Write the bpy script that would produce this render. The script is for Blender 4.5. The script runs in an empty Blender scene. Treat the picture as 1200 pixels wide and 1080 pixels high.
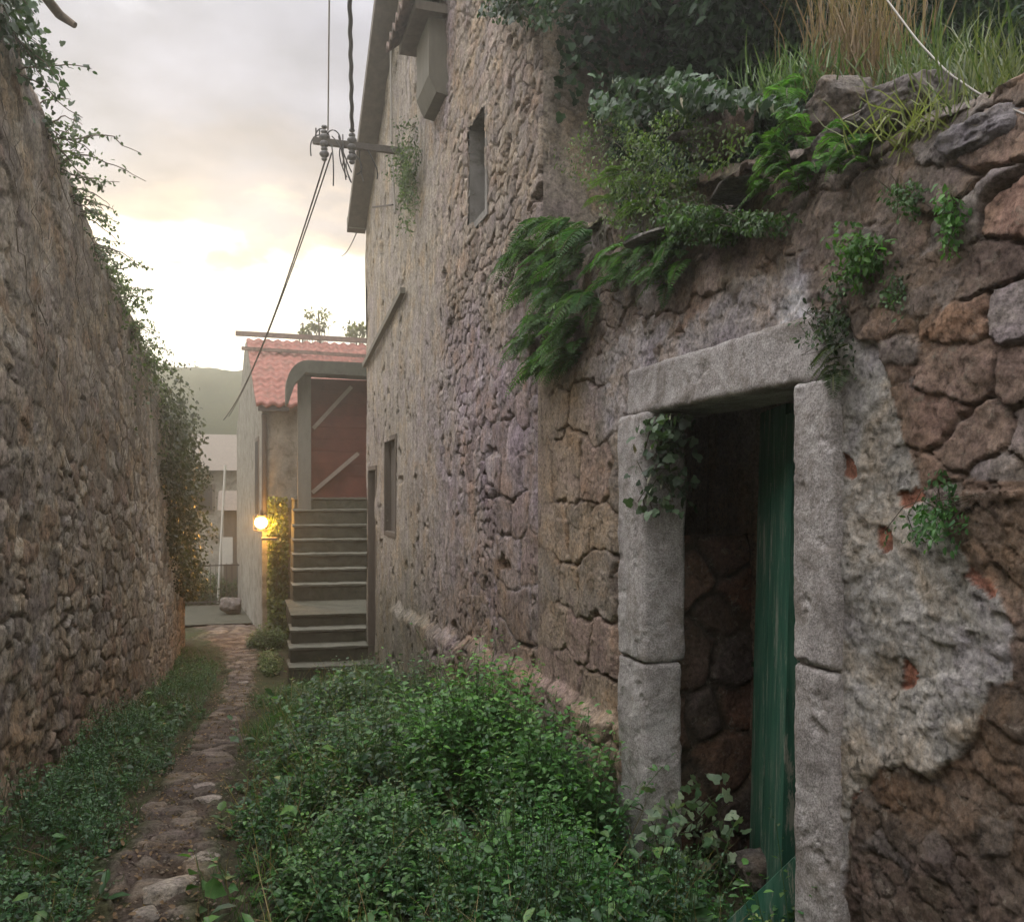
import bpy, math, random
import numpy as np
R = math.radians
scn = bpy.context.scene
COL = scn.collection

# ------------------------------------------------------------------ camera
ALPHA = R(17.3)
CA, SA = math.cos(ALPHA), math.sin(ALPHA)
EYE = 1.6
FPX = 1000.0
HOR = 575.0
cam_d = bpy.data.cameras.new("camera")
cam = bpy.data.objects.new("camera", cam_d)
COL.objects.link(cam)
cam.location = (0, 0, EYE)
cam.rotation_euler = (R(90), 0, -ALPHA)
cam_d.sensor_fit = 'HORIZONTAL'
cam_d.sensor_width = 36
cam_d.lens = 30
cam_d.shift_y = (HOR - 540) / 1200
cam_d.clip_start = 0.02
cam_d.clip_end = 2000
scn.camera = cam

# ------------------------------------------------------------------ world
SUN_AZ = R(-5.5)      # from +Y towards +X
SUN_EL = R(12)
w = bpy.data.worlds.new("World")
scn.world = w
w.use_nodes = True
nt = w.node_tree
for n in list(nt.nodes):
    nt.nodes.remove(n)
def wn(t, **k):
    n = nt.nodes.new(t)
    for a, b in k.items():
        setattr(n, a, b)
    return n
def L(a, b):
    nt.links.new(a, b)
out = wn('ShaderNodeOutputWorld')
bg = wn('ShaderNodeBackground')
bg.inputs['Strength'].default_value = 0.12
L(bg.outputs[0], out.inputs[0])
sky = wn('ShaderNodeTexSky', sky_type='NISHITA')
sky.sun_disc = False
sky.sun_elevation = SUN_EL
sky.sun_rotation = SUN_AZ
sky.air_density = 1.0
sky.dust_density = 3.0
tc = wn('ShaderNodeTexCoord')
sep = wn('ShaderNodeSeparateXYZ')
L(tc.outputs['Generated'], sep.inputs[0])
def wmath(op, a, b=None, c=None, clamp=False):
    n = wn('ShaderNodeMath', operation=op, use_clamp=clamp)
    for i, v in enumerate((a, b, c)):
        if v is None: continue
        if isinstance(v, (int, float)): n.inputs[i].default_value = v
        else: L(v, n.inputs[i])
    return n.outputs[0]
# cloud layer: project the direction on a plane overhead
zc = wmath('MAXIMUM', sep.outputs[2], 0.03)
zz = wmath('ADD', zc, 0.12)
px_ = wmath('DIVIDE', sep.outputs[0], zz)
py_ = wmath('DIVIDE', sep.outputs[1], zz)
comb = wn('ShaderNodeCombineXYZ')
L(px_, comb.inputs[0]); L(py_, comb.inputs[1])
nz = wn('ShaderNodeTexNoise')
nz.inputs['Scale'].default_value = 1.9
nz.inputs['Detail'].default_value = 7
nz.inputs['Roughness'].default_value = 0.52
nz.inputs['Distortion'].default_value = 0.3
mpg = wn('ShaderNodeMapping')
mpg.inputs['Location'].default_value = (3.3, 1.7, 0)
L(comb.outputs[0], mpg.inputs[0])
L(mpg.outputs[0], nz.inputs['Vector'])
# colour of the cloud by elevation (z of the direction)
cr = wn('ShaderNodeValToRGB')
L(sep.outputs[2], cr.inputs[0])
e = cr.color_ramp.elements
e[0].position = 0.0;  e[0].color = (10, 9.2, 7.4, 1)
e[1].position = 1.0;  e[1].color = (28, 27.2, 27.4, 1)  # overhead cloud made extra bright, above the view, to light the walls
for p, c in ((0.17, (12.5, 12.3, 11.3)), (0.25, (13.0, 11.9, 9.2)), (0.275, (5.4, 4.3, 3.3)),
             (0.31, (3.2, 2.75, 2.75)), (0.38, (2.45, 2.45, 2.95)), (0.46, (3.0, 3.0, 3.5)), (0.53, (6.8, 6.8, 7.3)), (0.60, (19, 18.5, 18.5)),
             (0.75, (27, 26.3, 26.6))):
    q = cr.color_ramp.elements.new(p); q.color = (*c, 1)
# noise perturbs elevation lookup so the bands break up like cloud
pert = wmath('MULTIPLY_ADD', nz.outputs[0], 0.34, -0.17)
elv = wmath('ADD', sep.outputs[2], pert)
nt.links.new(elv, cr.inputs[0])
nz2 = wn('ShaderNodeTexNoise')
nz2.inputs['Scale'].default_value = 3.4
nz2.inputs['Detail'].default_value = 6
L(mpg.outputs[0], nz2.inputs['Vector'])
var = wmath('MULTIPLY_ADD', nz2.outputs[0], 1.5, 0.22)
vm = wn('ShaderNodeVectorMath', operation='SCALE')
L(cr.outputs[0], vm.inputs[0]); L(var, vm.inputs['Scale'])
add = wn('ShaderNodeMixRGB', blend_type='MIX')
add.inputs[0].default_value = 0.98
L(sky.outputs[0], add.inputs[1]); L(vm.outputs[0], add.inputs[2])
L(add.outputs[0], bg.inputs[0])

# ------------------------------------------------------------------ sun, exposure
sd = bpy.data.lights.new("sun", 'SUN')
sd.energy = 0.7
sd.angle = R(20)
sd.color = (1.0, 0.83, 0.62)
so = bpy.data.objects.new("sun", sd)
COL.objects.link(so)
so.location = (0, 20, 20)
# sun direction: light travels from the sun to the scene
so.rotation_euler = (R(90) - SUN_EL, 0, math.pi - SUN_AZ)
scn.view_settings.view_transform = 'Standard'
scn.view_settings.look = 'None'
scn.view_settings.gamma = 1
scn.view_settings.exposure = 0.42
scn.view_settings.use_curve_mapping = False
scn.cycles.max_bounces = 5
scn.cycles.diffuse_bounces = 3
scn.cycles.transparent_max_bounces = 4
scn.cycles.volume_bounces = 0

# ------------------------------------------------------------------ measuring helpers
def P(px, py, d):
    xc = (px - 600) / FPX * d
    return np.array([xc * CA + d * SA, d * CA - xc * SA, EYE + (HOR - py) / FPX * d])
def W(px, py, x0=1.5):
    """point of the wall plane x = x0 seen at a pixel of the photograph"""
    k = (px - 600) / FPX
    d = x0 / (k * CA + SA)
    return P(px, py, d)

# ------------------------------------------------------------------ noise
_rs = np.random.RandomState(7)
_T = _rs.rand(4096)
def _h(ix, iy, iz=0, s=0):
    return _T[((ix * 73856093) ^ (iy * 19349663) ^ (iz * 83492791) ^ (s * 2654435)) & 4095]
def vnoise(x, y, z=None, s=0):
    if z is None:
        z = np.zeros_like(x)
    xi, yi, zi = np.floor(x).astype(np.int64), np.floor(y).astype(np.int64), np.floor(z).astype(np.int64)
    fx, fy, fz = x - xi, y - yi, z - zi
    fx = fx * fx * (3 - 2 * fx); fy = fy * fy * (3 - 2 * fy); fz = fz * fz * (3 - 2 * fz)
    r = 0
    for a in (0, 1):
        for b in (0, 1):
            for c in (0, 1):
                r = r + _h(xi + a, yi + b, zi + c, s) * (fx if a else 1 - fx) * (fy if b else 1 - fy) * (fz if c else 1 - fz)
    return r
def fbm(x, y, z=None, o=4, s=0, g=0.5):
    r, a, t = 0, 1.0, 0
    for k in range(o):
        f = 2.03 ** k
        r = r + a * (vnoise(x * f + 11.3 * k, y * f + 5.7 * k, None if z is None else z * f, s + k) - 0.5)
        t += a; a *= g
    return r / t * 2      # about -1..1
def cells(u, v, sx, sy, jit=0.36, s=0, p=2.6):
    """stones on a jittered brick lattice: F1, F2-F1, id hash of the nearest"""
    U, V = u / sx, v / sy
    j0 = np.floor(V).astype(np.int64)
    f1 = np.full(U.shape, 9.0); f2 = np.full(U.shape, 9.0)
    ia = np.zeros(U.shape, np.int64); ja = np.zeros(U.shape, np.int64)
    tl_ = np.zeros(U.shape)
    for dj in (-1, 0, 1):
        j = j0 + dj
        off = 0.5 * (j & 1)
        i0 = np.floor(U - off).astype(np.int64)
        for di in (-1, 0, 1):
            i = i0 + di
            cx = i + 0.5 + off + jit * 2 * (_h(i, j, 3, s) - 0.5)
            cy = j + 0.5 + jit * 1.5 * (_h(i, j, 5, s) - 0.5)
            wd = 0.75 + 0.5 * _h(i, j, 9, s)
            d = ((np.abs(U - cx)) ** p + (np.abs(V - cy)) ** p) ** (1 / p) / wd
            m = d < f1
            f2 = np.where(m, f1, np.minimum(f2, d))
            f1 = np.where(m, d, f1)
            ia = np.where(m, i, ia); ja = np.where(m, j, ja)
            tl_ = np.where(m, (U - cx) * (_h(i, j, 21, s) - .5) + (V - cy) * (_h(i, j, 22, s) - .5), tl_)
    cells.tilt = tl_
    return f1, f2 - f1, ia, ja
def sm(x, a, b):
    t = np.clip((x - a) / (b - a), 0, 1)
    return t * t * (3 - 2 * t)
def mix(a, b, t):
    return a + (b - a) * t
def srgb(*c):
    return tuple(((v / 255) / 12.92 if v / 255 < 0.04045 else ((v / 255 + 0.055) / 1.055) ** 2.4) for v in c)

# ------------------------------------------------------------------ mesh helpers
def tag(o, label=None, cat=None, group=None, kind=None):
    if label: o['label'] = label
    if cat: o['category'] = cat
    if group: o['group'] = group
    if kind: o['kind'] = kind
    return o
def empty(name, loc, label=None, cat=None, group=None):
    o = bpy.data.objects.new(name, None)
    o.empty_display_size = 0.1
    COL.objects.link(o)
    o.location = loc
    return tag(o, label, cat, group)
def mk(name, V, F, mat, parent=None, cols=None, smooth=True):
    """F: list of int arrays, each (n,3) or (n,4); vertices in WORLD space"""
    V = np.asarray(V, float)
    if not isinstance(F, (list, tuple)):
        F = [F]
    F = [np.asarray(f) for f in F if len(f)]
    me = bpy.data.meshes.new(name)
    if parent is None:
        org = np.array([V[:, 0].mean(), V[:, 1].mean(), V[:, 2].min()])
    else:
        org = np.array(parent.matrix_basis.translation)
        pp = parent.parent
        while pp is not None:
            org = org + np.array(pp.matrix_basis.translation); pp = pp.parent
    Vl = V - org
    me.vertices.add(len(Vl))
    me.vertices.foreach_set('co', Vl.astype(np.float32).ravel())
    loops = np.concatenate([f.ravel() for f in F]).astype(np.int32)
    sizes = np.concatenate([np.full(len(f), f.shape[1]) for f in F]).astype(np.int32)
    starts = np.concatenate([[0], np.cumsum(sizes)[:-1]]).astype(np.int32)
    me.loops.add(len(loops)); me.loops.foreach_set('vertex_index', loops)
    me.polygons.add(len(sizes))
    me.polygons.foreach_set('loop_start', starts)
    me.polygons.foreach_set('loop_total', sizes)
    if smooth:
        me.polygons.foreach_set('use_smooth', np.ones(len(sizes), bool))
    me.update(calc_edges=True)
    if cols is not None:
        at = me.color_attributes.new('Col', 'FLOAT_COLOR', 'POINT')
        c = np.ones((len(Vl), 4), np.float32); c[:, :3] = cols
        at.data.foreach_set('color', c.ravel())
    me.materials.append(mat)
    o = bpy.data.objects.new(name, me)
    COL.objects.link(o)
    if parent is None:
        o.location = org
    else:
        o.parent = parent
    return o
def grid_faces(nu, nv, keep=None):
    a = np.arange(nu - 1)[:, None] * nv + np.arange(nv - 1)[None, :]
    f = np.stack([a, a + nv, a + nv + 1, a + 1], -1)
    if keep is not None:
        return f[keep]
    return f.reshape(-1, 4)
class MB:
    """collects simple solids into one mesh"""
    def __init__(s): s.V = []; s.F = {3: [], 4: []}; s.n = 0
    def addraw(s, V, F):
        V = np.asarray(V, float)
        for f in (F if isinstance(F, list) else [F]):
            f = np.asarray(f)
            s.F[f.shape[1]].append(f + s.n)
        s.V.append(V); s.n += len(V)
    def box(s, x0, x1, y0, y1, z0, z1):
        V = [(x, y, z) for x in (x0, x1) for y in (y0, y1) for z in (z0, z1)]
        F = [(0, 1, 3, 2), (4, 6, 7, 5), (0, 4, 5, 1), (2, 3, 7, 6), (0, 2, 6, 4), (1, 5, 7, 3)]
        s.addraw(V, np.array(F))
    def beam(s, a, b, w, h, up=(0, 0, 1)):
        a, b = np.array(a, float), np.array(b, float)
        d = (b - a) / np.linalg.norm(b - a)
        sd_ = np.cross(d, up); sd_ /= np.linalg.norm(sd_)
        u = np.cross(sd_, d)
        V = [p + sd_ * (w / 2) * i + u * (h / 2) * j for p in (a, b) for i in (-1, 1) for j in (-1, 1)]
        F = [(0, 1, 3, 2), (4, 6, 7, 5), (0, 4, 5, 1), (2, 3, 7, 6), (0, 2, 6, 4), (1, 5, 7, 3)]
        s.addraw(V, np.array(F))
    def tube(s, pts, r, n=8):
        pts = np.array(pts, float)
        r = np.broadcast_to(np.array(r, float), (len(pts),))
        t = np.gradient(pts, axis=0)
        t /= np.maximum(np.linalg.norm(t, axis=1, keepdims=True), 1e-9)
        ref = np.array([0, 0, 1.0]) if abs(t[0][2]) < 0.9 else np.array([1.0, 0, 0])
        V = []
        for p, d, rr in zip(pts, t, r):
            a = np.cross(d, ref); a /= np.linalg.norm(a)
            b = np.cross(d, a)
            for k in range(n):
                an = 2 * math.pi * k / n
                V.append(p + rr * (math.cos(an) * a + math.sin(an) * b))
        F = []
        for i in range(len(pts) - 1):
            for k in range(n):
                F.append((i * n + k, i * n + (k + 1) % n, (i + 1) * n + (k + 1) % n, (i + 1) * n + k))
        s.addraw(V, np.array(F))
        # caps
        m = len(pts) - 1
        c = [pts[0], pts[-1]]
        T = [(k, (k + 1) % n, n) for k in range(n)]
        s.addraw(V[:n] + [c[0]], np.array(T)[:, ::-1])
        s.addraw(V[m * n:] + [c[1]], np.array(T))
    def prism(s, poly, axis_vec):
        """extrude a closed planar polygon (list of 3D points) along a vector"""
        p = np.array(poly, float); n = len(p)
        V = np.concatenate([p, p + np.array(axis_vec, float)])
        s.addraw(V, np.array([(i, (i + 1) % n, n + (i + 1) % n, n + i) for i in range(n)]))
        c0, c1 = p.mean(0), (p + axis_vec).mean(0)
        s.addraw(np.vstack([p, c0]), np.array([(i, n, (i + 1) % n) for i in range(n)]))
        s.addraw(np.vstack([p + axis_vec, c1]), np.array([(i, (i + 1) % n, n) for i in range(n)]))
    def ball(s, c, r, nu=12, nv=8, sc=(1, 1, 1)):
        V = []
        for j in range(nv + 1):
            th = math.pi * j / nv
            for i in range(nu):
                ph = 2 * math.pi * i / nu
                V.append((c[0] + r * sc[0] * math.sin(th) * math.cos(ph), c[1] + r * sc[1] * math.sin(th) * math.sin(ph), c[2] + r * sc[2] * math.cos(th)))
        F = [(j * nu + i, (j + 1) * nu + i, (j + 1) * nu + (i + 1) % nu, j * nu + (i + 1) % nu) for j in range(nv) for i in range(nu)]
        s.addraw(V, np.array(F))
    def build(s, name, mat, parent=None, smooth=False):
        V = np.concatenate(s.V)
        F = [np.concatenate(f) for f in s.F.values() if f]
        o = mk(name, V, F, mat, parent, smooth=smooth)
        if not smooth:
            o.data.polygons.foreach_set('use_smooth', np.zeros(len(o.data.polygons), bool)); o.data.update()
        return o
def rough_box(name, lo, hi, sp, amp, mat, parent=None, s=0, bev=0.01, colf=None, shear=None, fr=6.0):
    """box with weathered faces: every face a grid, corners rounded, pushed by noise"""
    lo, hi = np.array(lo, float), np.array(hi, float)
    Vs, Fs, n = [], [], 0
    c = (lo + hi) / 2; h = (hi - lo) / 2
    for ax in range(3):
        for sg in (-1, 1):
            a, b = [k for k in range(3) if k != ax]
            na = max(2, int(2 * h[a] / sp) + 1); nb = max(2, int(2 * h[b] / sp) + 1)
            ga, gb = np.meshgrid(np.linspace(-h[a], h[a], na), np.linspace(-h[b], h[b], nb), indexing='ij')
            q = np.zeros((na * nb, 3)); q[:, a] = ga.ravel(); q[:, b] = gb.ravel(); q[:, ax] = sg * h[ax]
            core = np.clip(q, -(h - bev), h - bev)
            dv = q - core
            ln = np.maximum(np.linalg.norm(dv, axis=1, keepdims=True), 1e-9)
            q = core + dv / ln * np.minimum(ln, bev)
            nrm = dv / ln
            w_ = q + c
            dsp = fbm(w_[:, 0] * fr + s, w_[:, 1] * fr, w_[:, 2] * fr, 5, s, 0.6) * amp
            dsp = dsp - amp * .45 * sm(fbm(w_[:, 0] * fr * 1.6 + 9, w_[:, 1] * fr * 1.6, w_[:, 2] * fr * 1.6, 4, s + 50, .6), .3, .42)
            q = w_ + nrm * dsp[:, None]
            f = grid_faces(na, nb)
            if (sg < 0) ^ (ax == 1): f = f[:, ::-1]
            Vs.append(q); Fs.append(f + n); n += len(q)
    V = np.concatenate(Vs)
    # weld the seams by rounding
    key = np.round(V / 1e-5).astype(np.int64)
    if shear is not None: V = shear(V)
    cols = colf(V) if colf else None
    return mk(name, V, [np.concatenate(Fs)], mat, parent, cols)

# ------------------------------------------------------------------ materials
def new_mat(name):
    m = bpy.data.materials.new(name)
    m.use_nodes = True
    t = m.node_tree
    b = t.nodes['Principled BSDF']
    b.inputs['Specular IOR Level'].default_value = 0.3
    b.inputs['Roughness'].default_value = 0.85
    return m, t, b
class N:
    def __init__(s, t): s.t = t
    def n(s, ty, **k):
        x = s.t.nodes.new(ty)
        for a, b in k.items(): setattr(x, a, b)
        return x
    def l(s, a, b): s.t.links.new(a, b)
    def noise(s, scale, detail=6, rough=0.6, dist=0.0, vec=None):
        x = s.n('ShaderNodeTexNoise')
        x.inputs['Scale'].default_value = scale; x.inputs['Detail'].default_value = detail
        x.inputs['Roughness'].default_value = rough; x.inputs['Distortion'].default_value = dist
        s.l(vec if vec else s.pos(), x.inputs['Vector'])
        return x.outputs[0]
    def pos(s):
        if not hasattr(s, '_p'):
            g = s.n('ShaderNodeNewGeometry'); s._p = g.outputs['Position']
        return s._p
    def ramp(s, v, *st):
        x = s.n('ShaderNodeValToRGB')
        el = x.color_ramp.elements
        for i, (p, c) in enumerate(st):
            if not isinstance(c, tuple): c = (c, c, c)
            if i < 2: el[i].position = p; el[i].color = (*c, 1)
            else:
                q = el.new(p); q.color = (*c, 1)
        s.l(v, x.inputs[0])
        return x.outputs[0]
    def mix(s, ty, f, a, b):
        x = s.n('ShaderNodeMixRGB', blend_type=ty)
        for i, v in enumerate((f, a, b)):
            if isinstance(v, (int, float)):
                x.inputs[i].default_value = v if i == 0 else (v, v, v, 1)
            elif isinstance(v, tuple): x.inputs[i].default_value = (*v, 1)
            else: s.l(v, x.inputs[i])
        return x.outputs[0]
    def bump(s, h, strength, dist, normal=None):
        x = s.n('ShaderNodeBump')
        x.inputs['Strength'].default_value = strength; x.inputs['Distance'].default_value = dist
        s.l(h, x.inputs['Height'])
        if normal: s.l(normal, x.inputs['Normal'])
        return x.outputs[0]
def stone_mat(name, fine=60, bumpd=0.012, lo=0.55, hi=1.35, spec=0.22, streak=False, specks=0.5, pits=0.6):
    m, t, b = new_mat(name); k = N(t)
    at = k.n('ShaderNodeAttribute'); at.attribute_name = 'Col'
    v1 = k.ramp(k.noise(6, 9, 0.72, .3), (0.3, lo), (0.7, hi))
    v2 = k.ramp(k.noise(fine, 7, 0.78), (0.35, 0.45), (0.65, 1.5))
    c = k.mix('MULTIPLY', 1.0, at.outputs[0], v1)
    c = k.mix('MULTIPLY', 1.0, c, v2)
    # hue drift: ochre to lilac
    hue = k.ramp(k.noise(3.1, 6, 0.7, .4), (0.35, (1.12, 0.98, 0.82)), (0.5, (1.0, 1.0, 1.0)), (0.65, (0.98, 0.95, 1.06)))
    c = k.mix('MULTIPLY', 1.0, c, hue)
    # bits of old lime mortar and lichen left on the faces
    lich = k.ramp(k.noise(19, 9, 0.82, 0.5), (0.56, 0.0), (0.63, 1.0))
    c = k.mix('MIX', k.mix('MULTIPLY', 1.0, lich, 0.75 * specks), c, (0.36, 0.32, 0.26))
    # algae and damp
    alg = k.ramp(k.noise(4.5, 9, 0.78, 0.8), (0.54, 0.0), (0.66, 1.0))
    c = k.mix('MIX', k.mix('MULTIPLY', 1.0, alg, 0.55), c, (0.07, 0.062, 0.042))
    # darker colour in the same pits that drive the bump
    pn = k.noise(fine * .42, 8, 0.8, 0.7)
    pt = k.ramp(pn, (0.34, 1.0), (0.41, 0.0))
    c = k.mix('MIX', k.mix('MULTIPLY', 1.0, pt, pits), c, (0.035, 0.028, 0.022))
    if streak:
        mp = k.n('ShaderNodeMapping'); mp.inputs['Scale'].default_value = (6, 6, 0.5)
        k.l(k.pos(), mp.inputs[0])
        st = k.ramp(k.noise(2.2, 6, 0.7, 0.2, mp.outputs[0]), (0.35, 0.7), (0.65, 1.2))
        c = k.mix('MULTIPLY', 0.8, c, st)
    k.l(c, b.inputs['Base Color'])
    h1 = k.noise(fine * 0.6, 10, 0.78)
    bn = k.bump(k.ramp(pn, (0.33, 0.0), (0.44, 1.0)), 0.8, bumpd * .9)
    bn = k.bump(h1, 1.0, bumpd * 1.3, bn)
    k.l(bn, b.inputs['Normal'])
    b.inputs['Specular IOR Level'].default_value = spec
    b.inputs['Roughness'].default_value = 0.9
    return m
def flat_mat(name, col, rough=0.8, var=0.25, scale=12, bump=0.003, spec=0.3, metal=0.0, streakz=1.0, stain=None):
    m, t, b = new_mat(name); k = N(t)
    mp = k.n('ShaderNodeMapping'); mp.inputs['Scale'].default_value = (1, 1, streakz)
    k.l(k.pos(), mp.inputs[0])
    n1 = k.noise(scale, 8, 0.7, 0.2, mp.outputs[0])
    c = k.mix('MULTIPLY', 1.0, col, k.ramp(n1, (0.25, 1 - var), (0.75, 1 + var)))
    if stain:
        s_ = k.ramp(k.noise(scale * 0.6, 8, 0.75, 0.5, mp.outputs[0]), (0.52, 0.0), (0.62, 1.0))
        c = k.mix('MIX', k.mix('MULTIPLY', 1.0, s_, 0.8), c, stain)
    k.l(c, b.inputs['Base Color'])
    k.l(k.bump(k.noise(scale * 5, 6, 0.7, 0, mp.outputs[0]), 0.7, bump), b.inputs['Normal'])
    b.inputs['Roughness'].default_value = rough
    b.inputs['Specular IOR Level'].default_value = spec
    b.inputs['Metallic'].default_value = metal
    return m
def leaf_mat(name, trans=0.35, gloss=0.12):
    m, t, b = new_mat(name); k = N(t)
    at = k.n('ShaderNodeAttribute'); at.attribute_name = 'Col'
    c = k.mix('MULTIPLY', 1.0, at.outputs[0], k.ramp(k.noise(40, 3, 0.6), (0.3, 0.75), (0.7, 1.25)))
    k.l(c, b.inputs['Base Color'])
    b.inputs['Roughness'].default_value = 0.42
    b.inputs['Specular IOR Level'].default_value = gloss * 3.2
    tr = k.n('ShaderNodeBsdfTranslucent')
    tc_ = k.mix('MULTIPLY', 1.0, c, (1.5, 1.9, 0.7))
    k.l(tc_, tr.inputs[0])
    mx = k.n('ShaderNodeMixShader'); mx.inputs[0].default_value = trans
    k.l(b.outputs[0], mx.inputs[1]); k.l(tr.outputs[0], mx.inputs[2])
    k.l(mx.outputs[0], t.nodes['Material Output'].inputs[0])
    return m
def emit_mat(name, col, s):
    m, t, b = new_mat(name)
    b.inputs['Emission Color'].default_value = (*col, 1)
    b.inputs['Emission Strength'].default_value = s
    return m
M = {}
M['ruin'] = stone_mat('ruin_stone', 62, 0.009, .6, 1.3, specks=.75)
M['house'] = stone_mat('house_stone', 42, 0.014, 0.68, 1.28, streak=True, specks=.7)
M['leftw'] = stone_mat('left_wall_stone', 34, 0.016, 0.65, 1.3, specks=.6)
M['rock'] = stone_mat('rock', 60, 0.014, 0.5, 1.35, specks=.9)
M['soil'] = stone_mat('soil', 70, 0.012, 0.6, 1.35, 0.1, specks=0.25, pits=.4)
M['render'] = M['soil']
M['leaf'] = leaf_mat('leaf')
M['dleaf'] = leaf_mat('dark_leaf', 0.25, 0.09)
M['grass'] = leaf_mat('grass', 0.3, 0.1)
M['dry'] = leaf_mat('dry_grass', 0.3, 0.05)
M['twig'] = flat_mat('twig_bark', (0.10, 0.075, 0.055), 0.9, 0.4, 60)
M['granite'] = None
def granite():
    m, t, b = new_mat('jamb_stone'); k = N(t)
    base = k.ramp(k.noise(7, 8, 0.7, 0.4), (0.32, (0.22, 0.20, 0.19)), (0.5, (0.38, 0.355, 0.345)), (0.68, (0.52, 0.50, 0.49)))
    sp = k.ramp(k.noise(160, 4, 0.75), (0.35, 0.5), (0.65, 1.4))
    c = k.mix('MULTIPLY', 1.0, base, sp)
    st = k.ramp(k.noise(5, 10, 0.82, 0.9), (0.50, 0.0), (0.62, 1.0))
    c = k.mix('MIX', k.mix('MULTIPLY', 1.0, st, 0.6), c, (0.14, 0.115, 0.085))
    sx = k.n('ShaderNodeSeparateXYZ'); k.l(k.pos(), sx.inputs[0])
    ft = k.n('ShaderNodeMath', operation='MULTIPLY_ADD'); k.l(k.noise(6, 8, .8), ft.inputs[0]); ft.inputs[1].default_value = 1.6; k.l(sx.outputs[2], ft.inputs[2])
    dirt = k.ramp(ft.outputs[0], (0.95, 1.0), (1.55, 0.0))
    c = k.mix('MIX', k.mix('MULTIPLY', 1.0, dirt, 0.7), c, (0.09, 0.085, 0.055))
    pk = k.ramp(k.noise(55, 8, .85, .5), (0.33, 1.0), (0.38, 0.0))
    c = k.mix('MIX', k.mix('MULTIPLY', 1.0, pk, 0.7), c, (0.07, 0.06, 0.05))
    k.l(c, b.inputs['Base Color'])
    bn = k.bump(k.noise(130, 5, 0.7), 0.6, 0.004)
    bn = k.bump(k.noise(25, 6, 0.7), 0.5, 0.012, bn)
    k.l(bn, b.inputs['Normal'])
    return m
M['granite'] = granite()
def green_paint():
    m, t, b = new_mat('green_paint'); k = N(t)
    mp = k.n('ShaderNodeMapping'); mp.inputs['Scale'].default_value = (1, 1, 0.12)
    k.l(k.pos(), mp.inputs[0])
    base = k.ramp(k.noise(30, 8, 0.7, 0.2, mp.outputs[0]), (0.3, (0.016, 0.065, 0.042)), (0.5, (0.032, 0.12, 0.078)), (0.72, (0.09, 0.19, 0.135)))
    chip = k.ramp(k.noise(26, 9, 0.8, 0.3, mp.outputs[0]), (0.54, 0.0), (0.58, 1.0))
    c = k.mix('MIX', chip, base, (0.26, 0.27, 0.22))
    k.l(c, b.inputs['Base Color'])
    k.l(k.bump(k.noise(60, 7, 0.7, 0, mp.outputs[0]), 0.6, 0.003), b.inputs['Normal'])
    b.inputs['Roughness'].default_value = 0.55
    return m
M['green'] = green_paint()
M['concrete'] = flat_mat('old_render', (0.23, 0.22, 0.205), 0.9, 0.3, 6, 0.006, stain=(0.11, 0.10, 0.085))
M['pale'] = flat_mat('pale_render', (0.24, 0.225, 0.19), 0.9, 0.45, 4.5, 0.02, stain=(0.11, 0.10, 0.075))
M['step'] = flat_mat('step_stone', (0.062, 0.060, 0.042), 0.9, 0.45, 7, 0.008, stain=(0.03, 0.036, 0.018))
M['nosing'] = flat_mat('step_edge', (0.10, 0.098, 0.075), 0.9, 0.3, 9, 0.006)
M['boards'] = flat_mat('red_brown_boards', (0.10, 0.034, 0.024), 0.8, 0.4, 4, 0.002)
M['brace'] = flat_mat('brace_wood', (0.24, 0.20, 0.165), 0.8, 0.2, 12, 0.003)
M['sheet'] = flat_mat('grey_green_sheet', (0.06, 0.062, 0.048), 0.8, 0.4, 5, 0.004, stain=(.03,.03,.022))
M['post'] = flat_mat('grey_post', (0.15, 0.14, 0.115), 0.8, 0.25, 10, 0.003, streakz=.2)
M['wood'] = flat_mat('grey_wood', (0.13, 0.11, 0.09), 0.85, 0.35, 12, 0.004, streakz=.15)
M['dark'] = flat_mat('dark_void', (0.02, 0.02, 0.02), 0.9, 0.2, 5)
M['metal'] = flat_mat('rusty_metal', (0.06, 0.05, 0.045), 0.7, 0.4, 40, 0.001)
M['cable'] = flat_mat('cable_rubber', (0.03, 0.03, 0.032), 0.6, 0.1, 40, 0.0005)
M['wire'] = flat_mat('pale_wire', (0.30, 0.28, 0.25), 0.6, 0.1, 40, 0.0005)
M['ceramic'] = flat_mat('insulator', (0.10, 0.10, 0.105), 0.3, 0.1, 40, 0.0005)
M['white'] = flat_mat('white_paint', (0.5, 0.49, 0.45), 0.6, 0.1, 8, 0.001)
M['redtile'] = flat_mat('red_tile', (0.20, 0.082, 0.063), 0.9, 0.6, 7, 0.008, stain=(0.12, 0.07, 0.05))
M['oldtile'] = flat_mat('old_tile', (0.17, 0.12, 0.10), 0.9, 0.4, 14, 0.006, stain=(0.06, 0.055, 0.045))

# ------------------------------------------------------------------ the ground
def gz(x, y):
    y = np.asarray(y, float); x = np.asarray(x, float)
    z = -0.115 * np.clip(y - 4.0, 0, 7.5) - 0.03 * np.clip(y - 11.5, 0, 8)
    z = z + 0.015 * np.clip(3.0 - y, 0, 30) * 0
    c = pathc(y)
    z = z + 0.14 * sm(x, c + 0.25, c + 1.0) * (1 - sm(y, 8.5, 11)) + 0.06 * (1 - sm(x, c - 0.7, c - 0.35)) * (1 - sm(y, 9, 12))
    return z + 0.03 * fbm(x * 1.3, y * 1.3, None, 3, 4)
def pathc(y):
    return np.interp(y, [-3, 3.2, 5.5, 9, 13, 16, 22], [-0.42, -0.36, -0.30, -0.12, -0.06, -0.15, -0.4])
def pathw(y):
    return np.interp(y, [0, 3.3, 6, 9, 12, 14.5, 16, 20], [0.25, 0.24, 0.27, 0.22, 0.24, 0.42, 0.8, 1.0])
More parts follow.
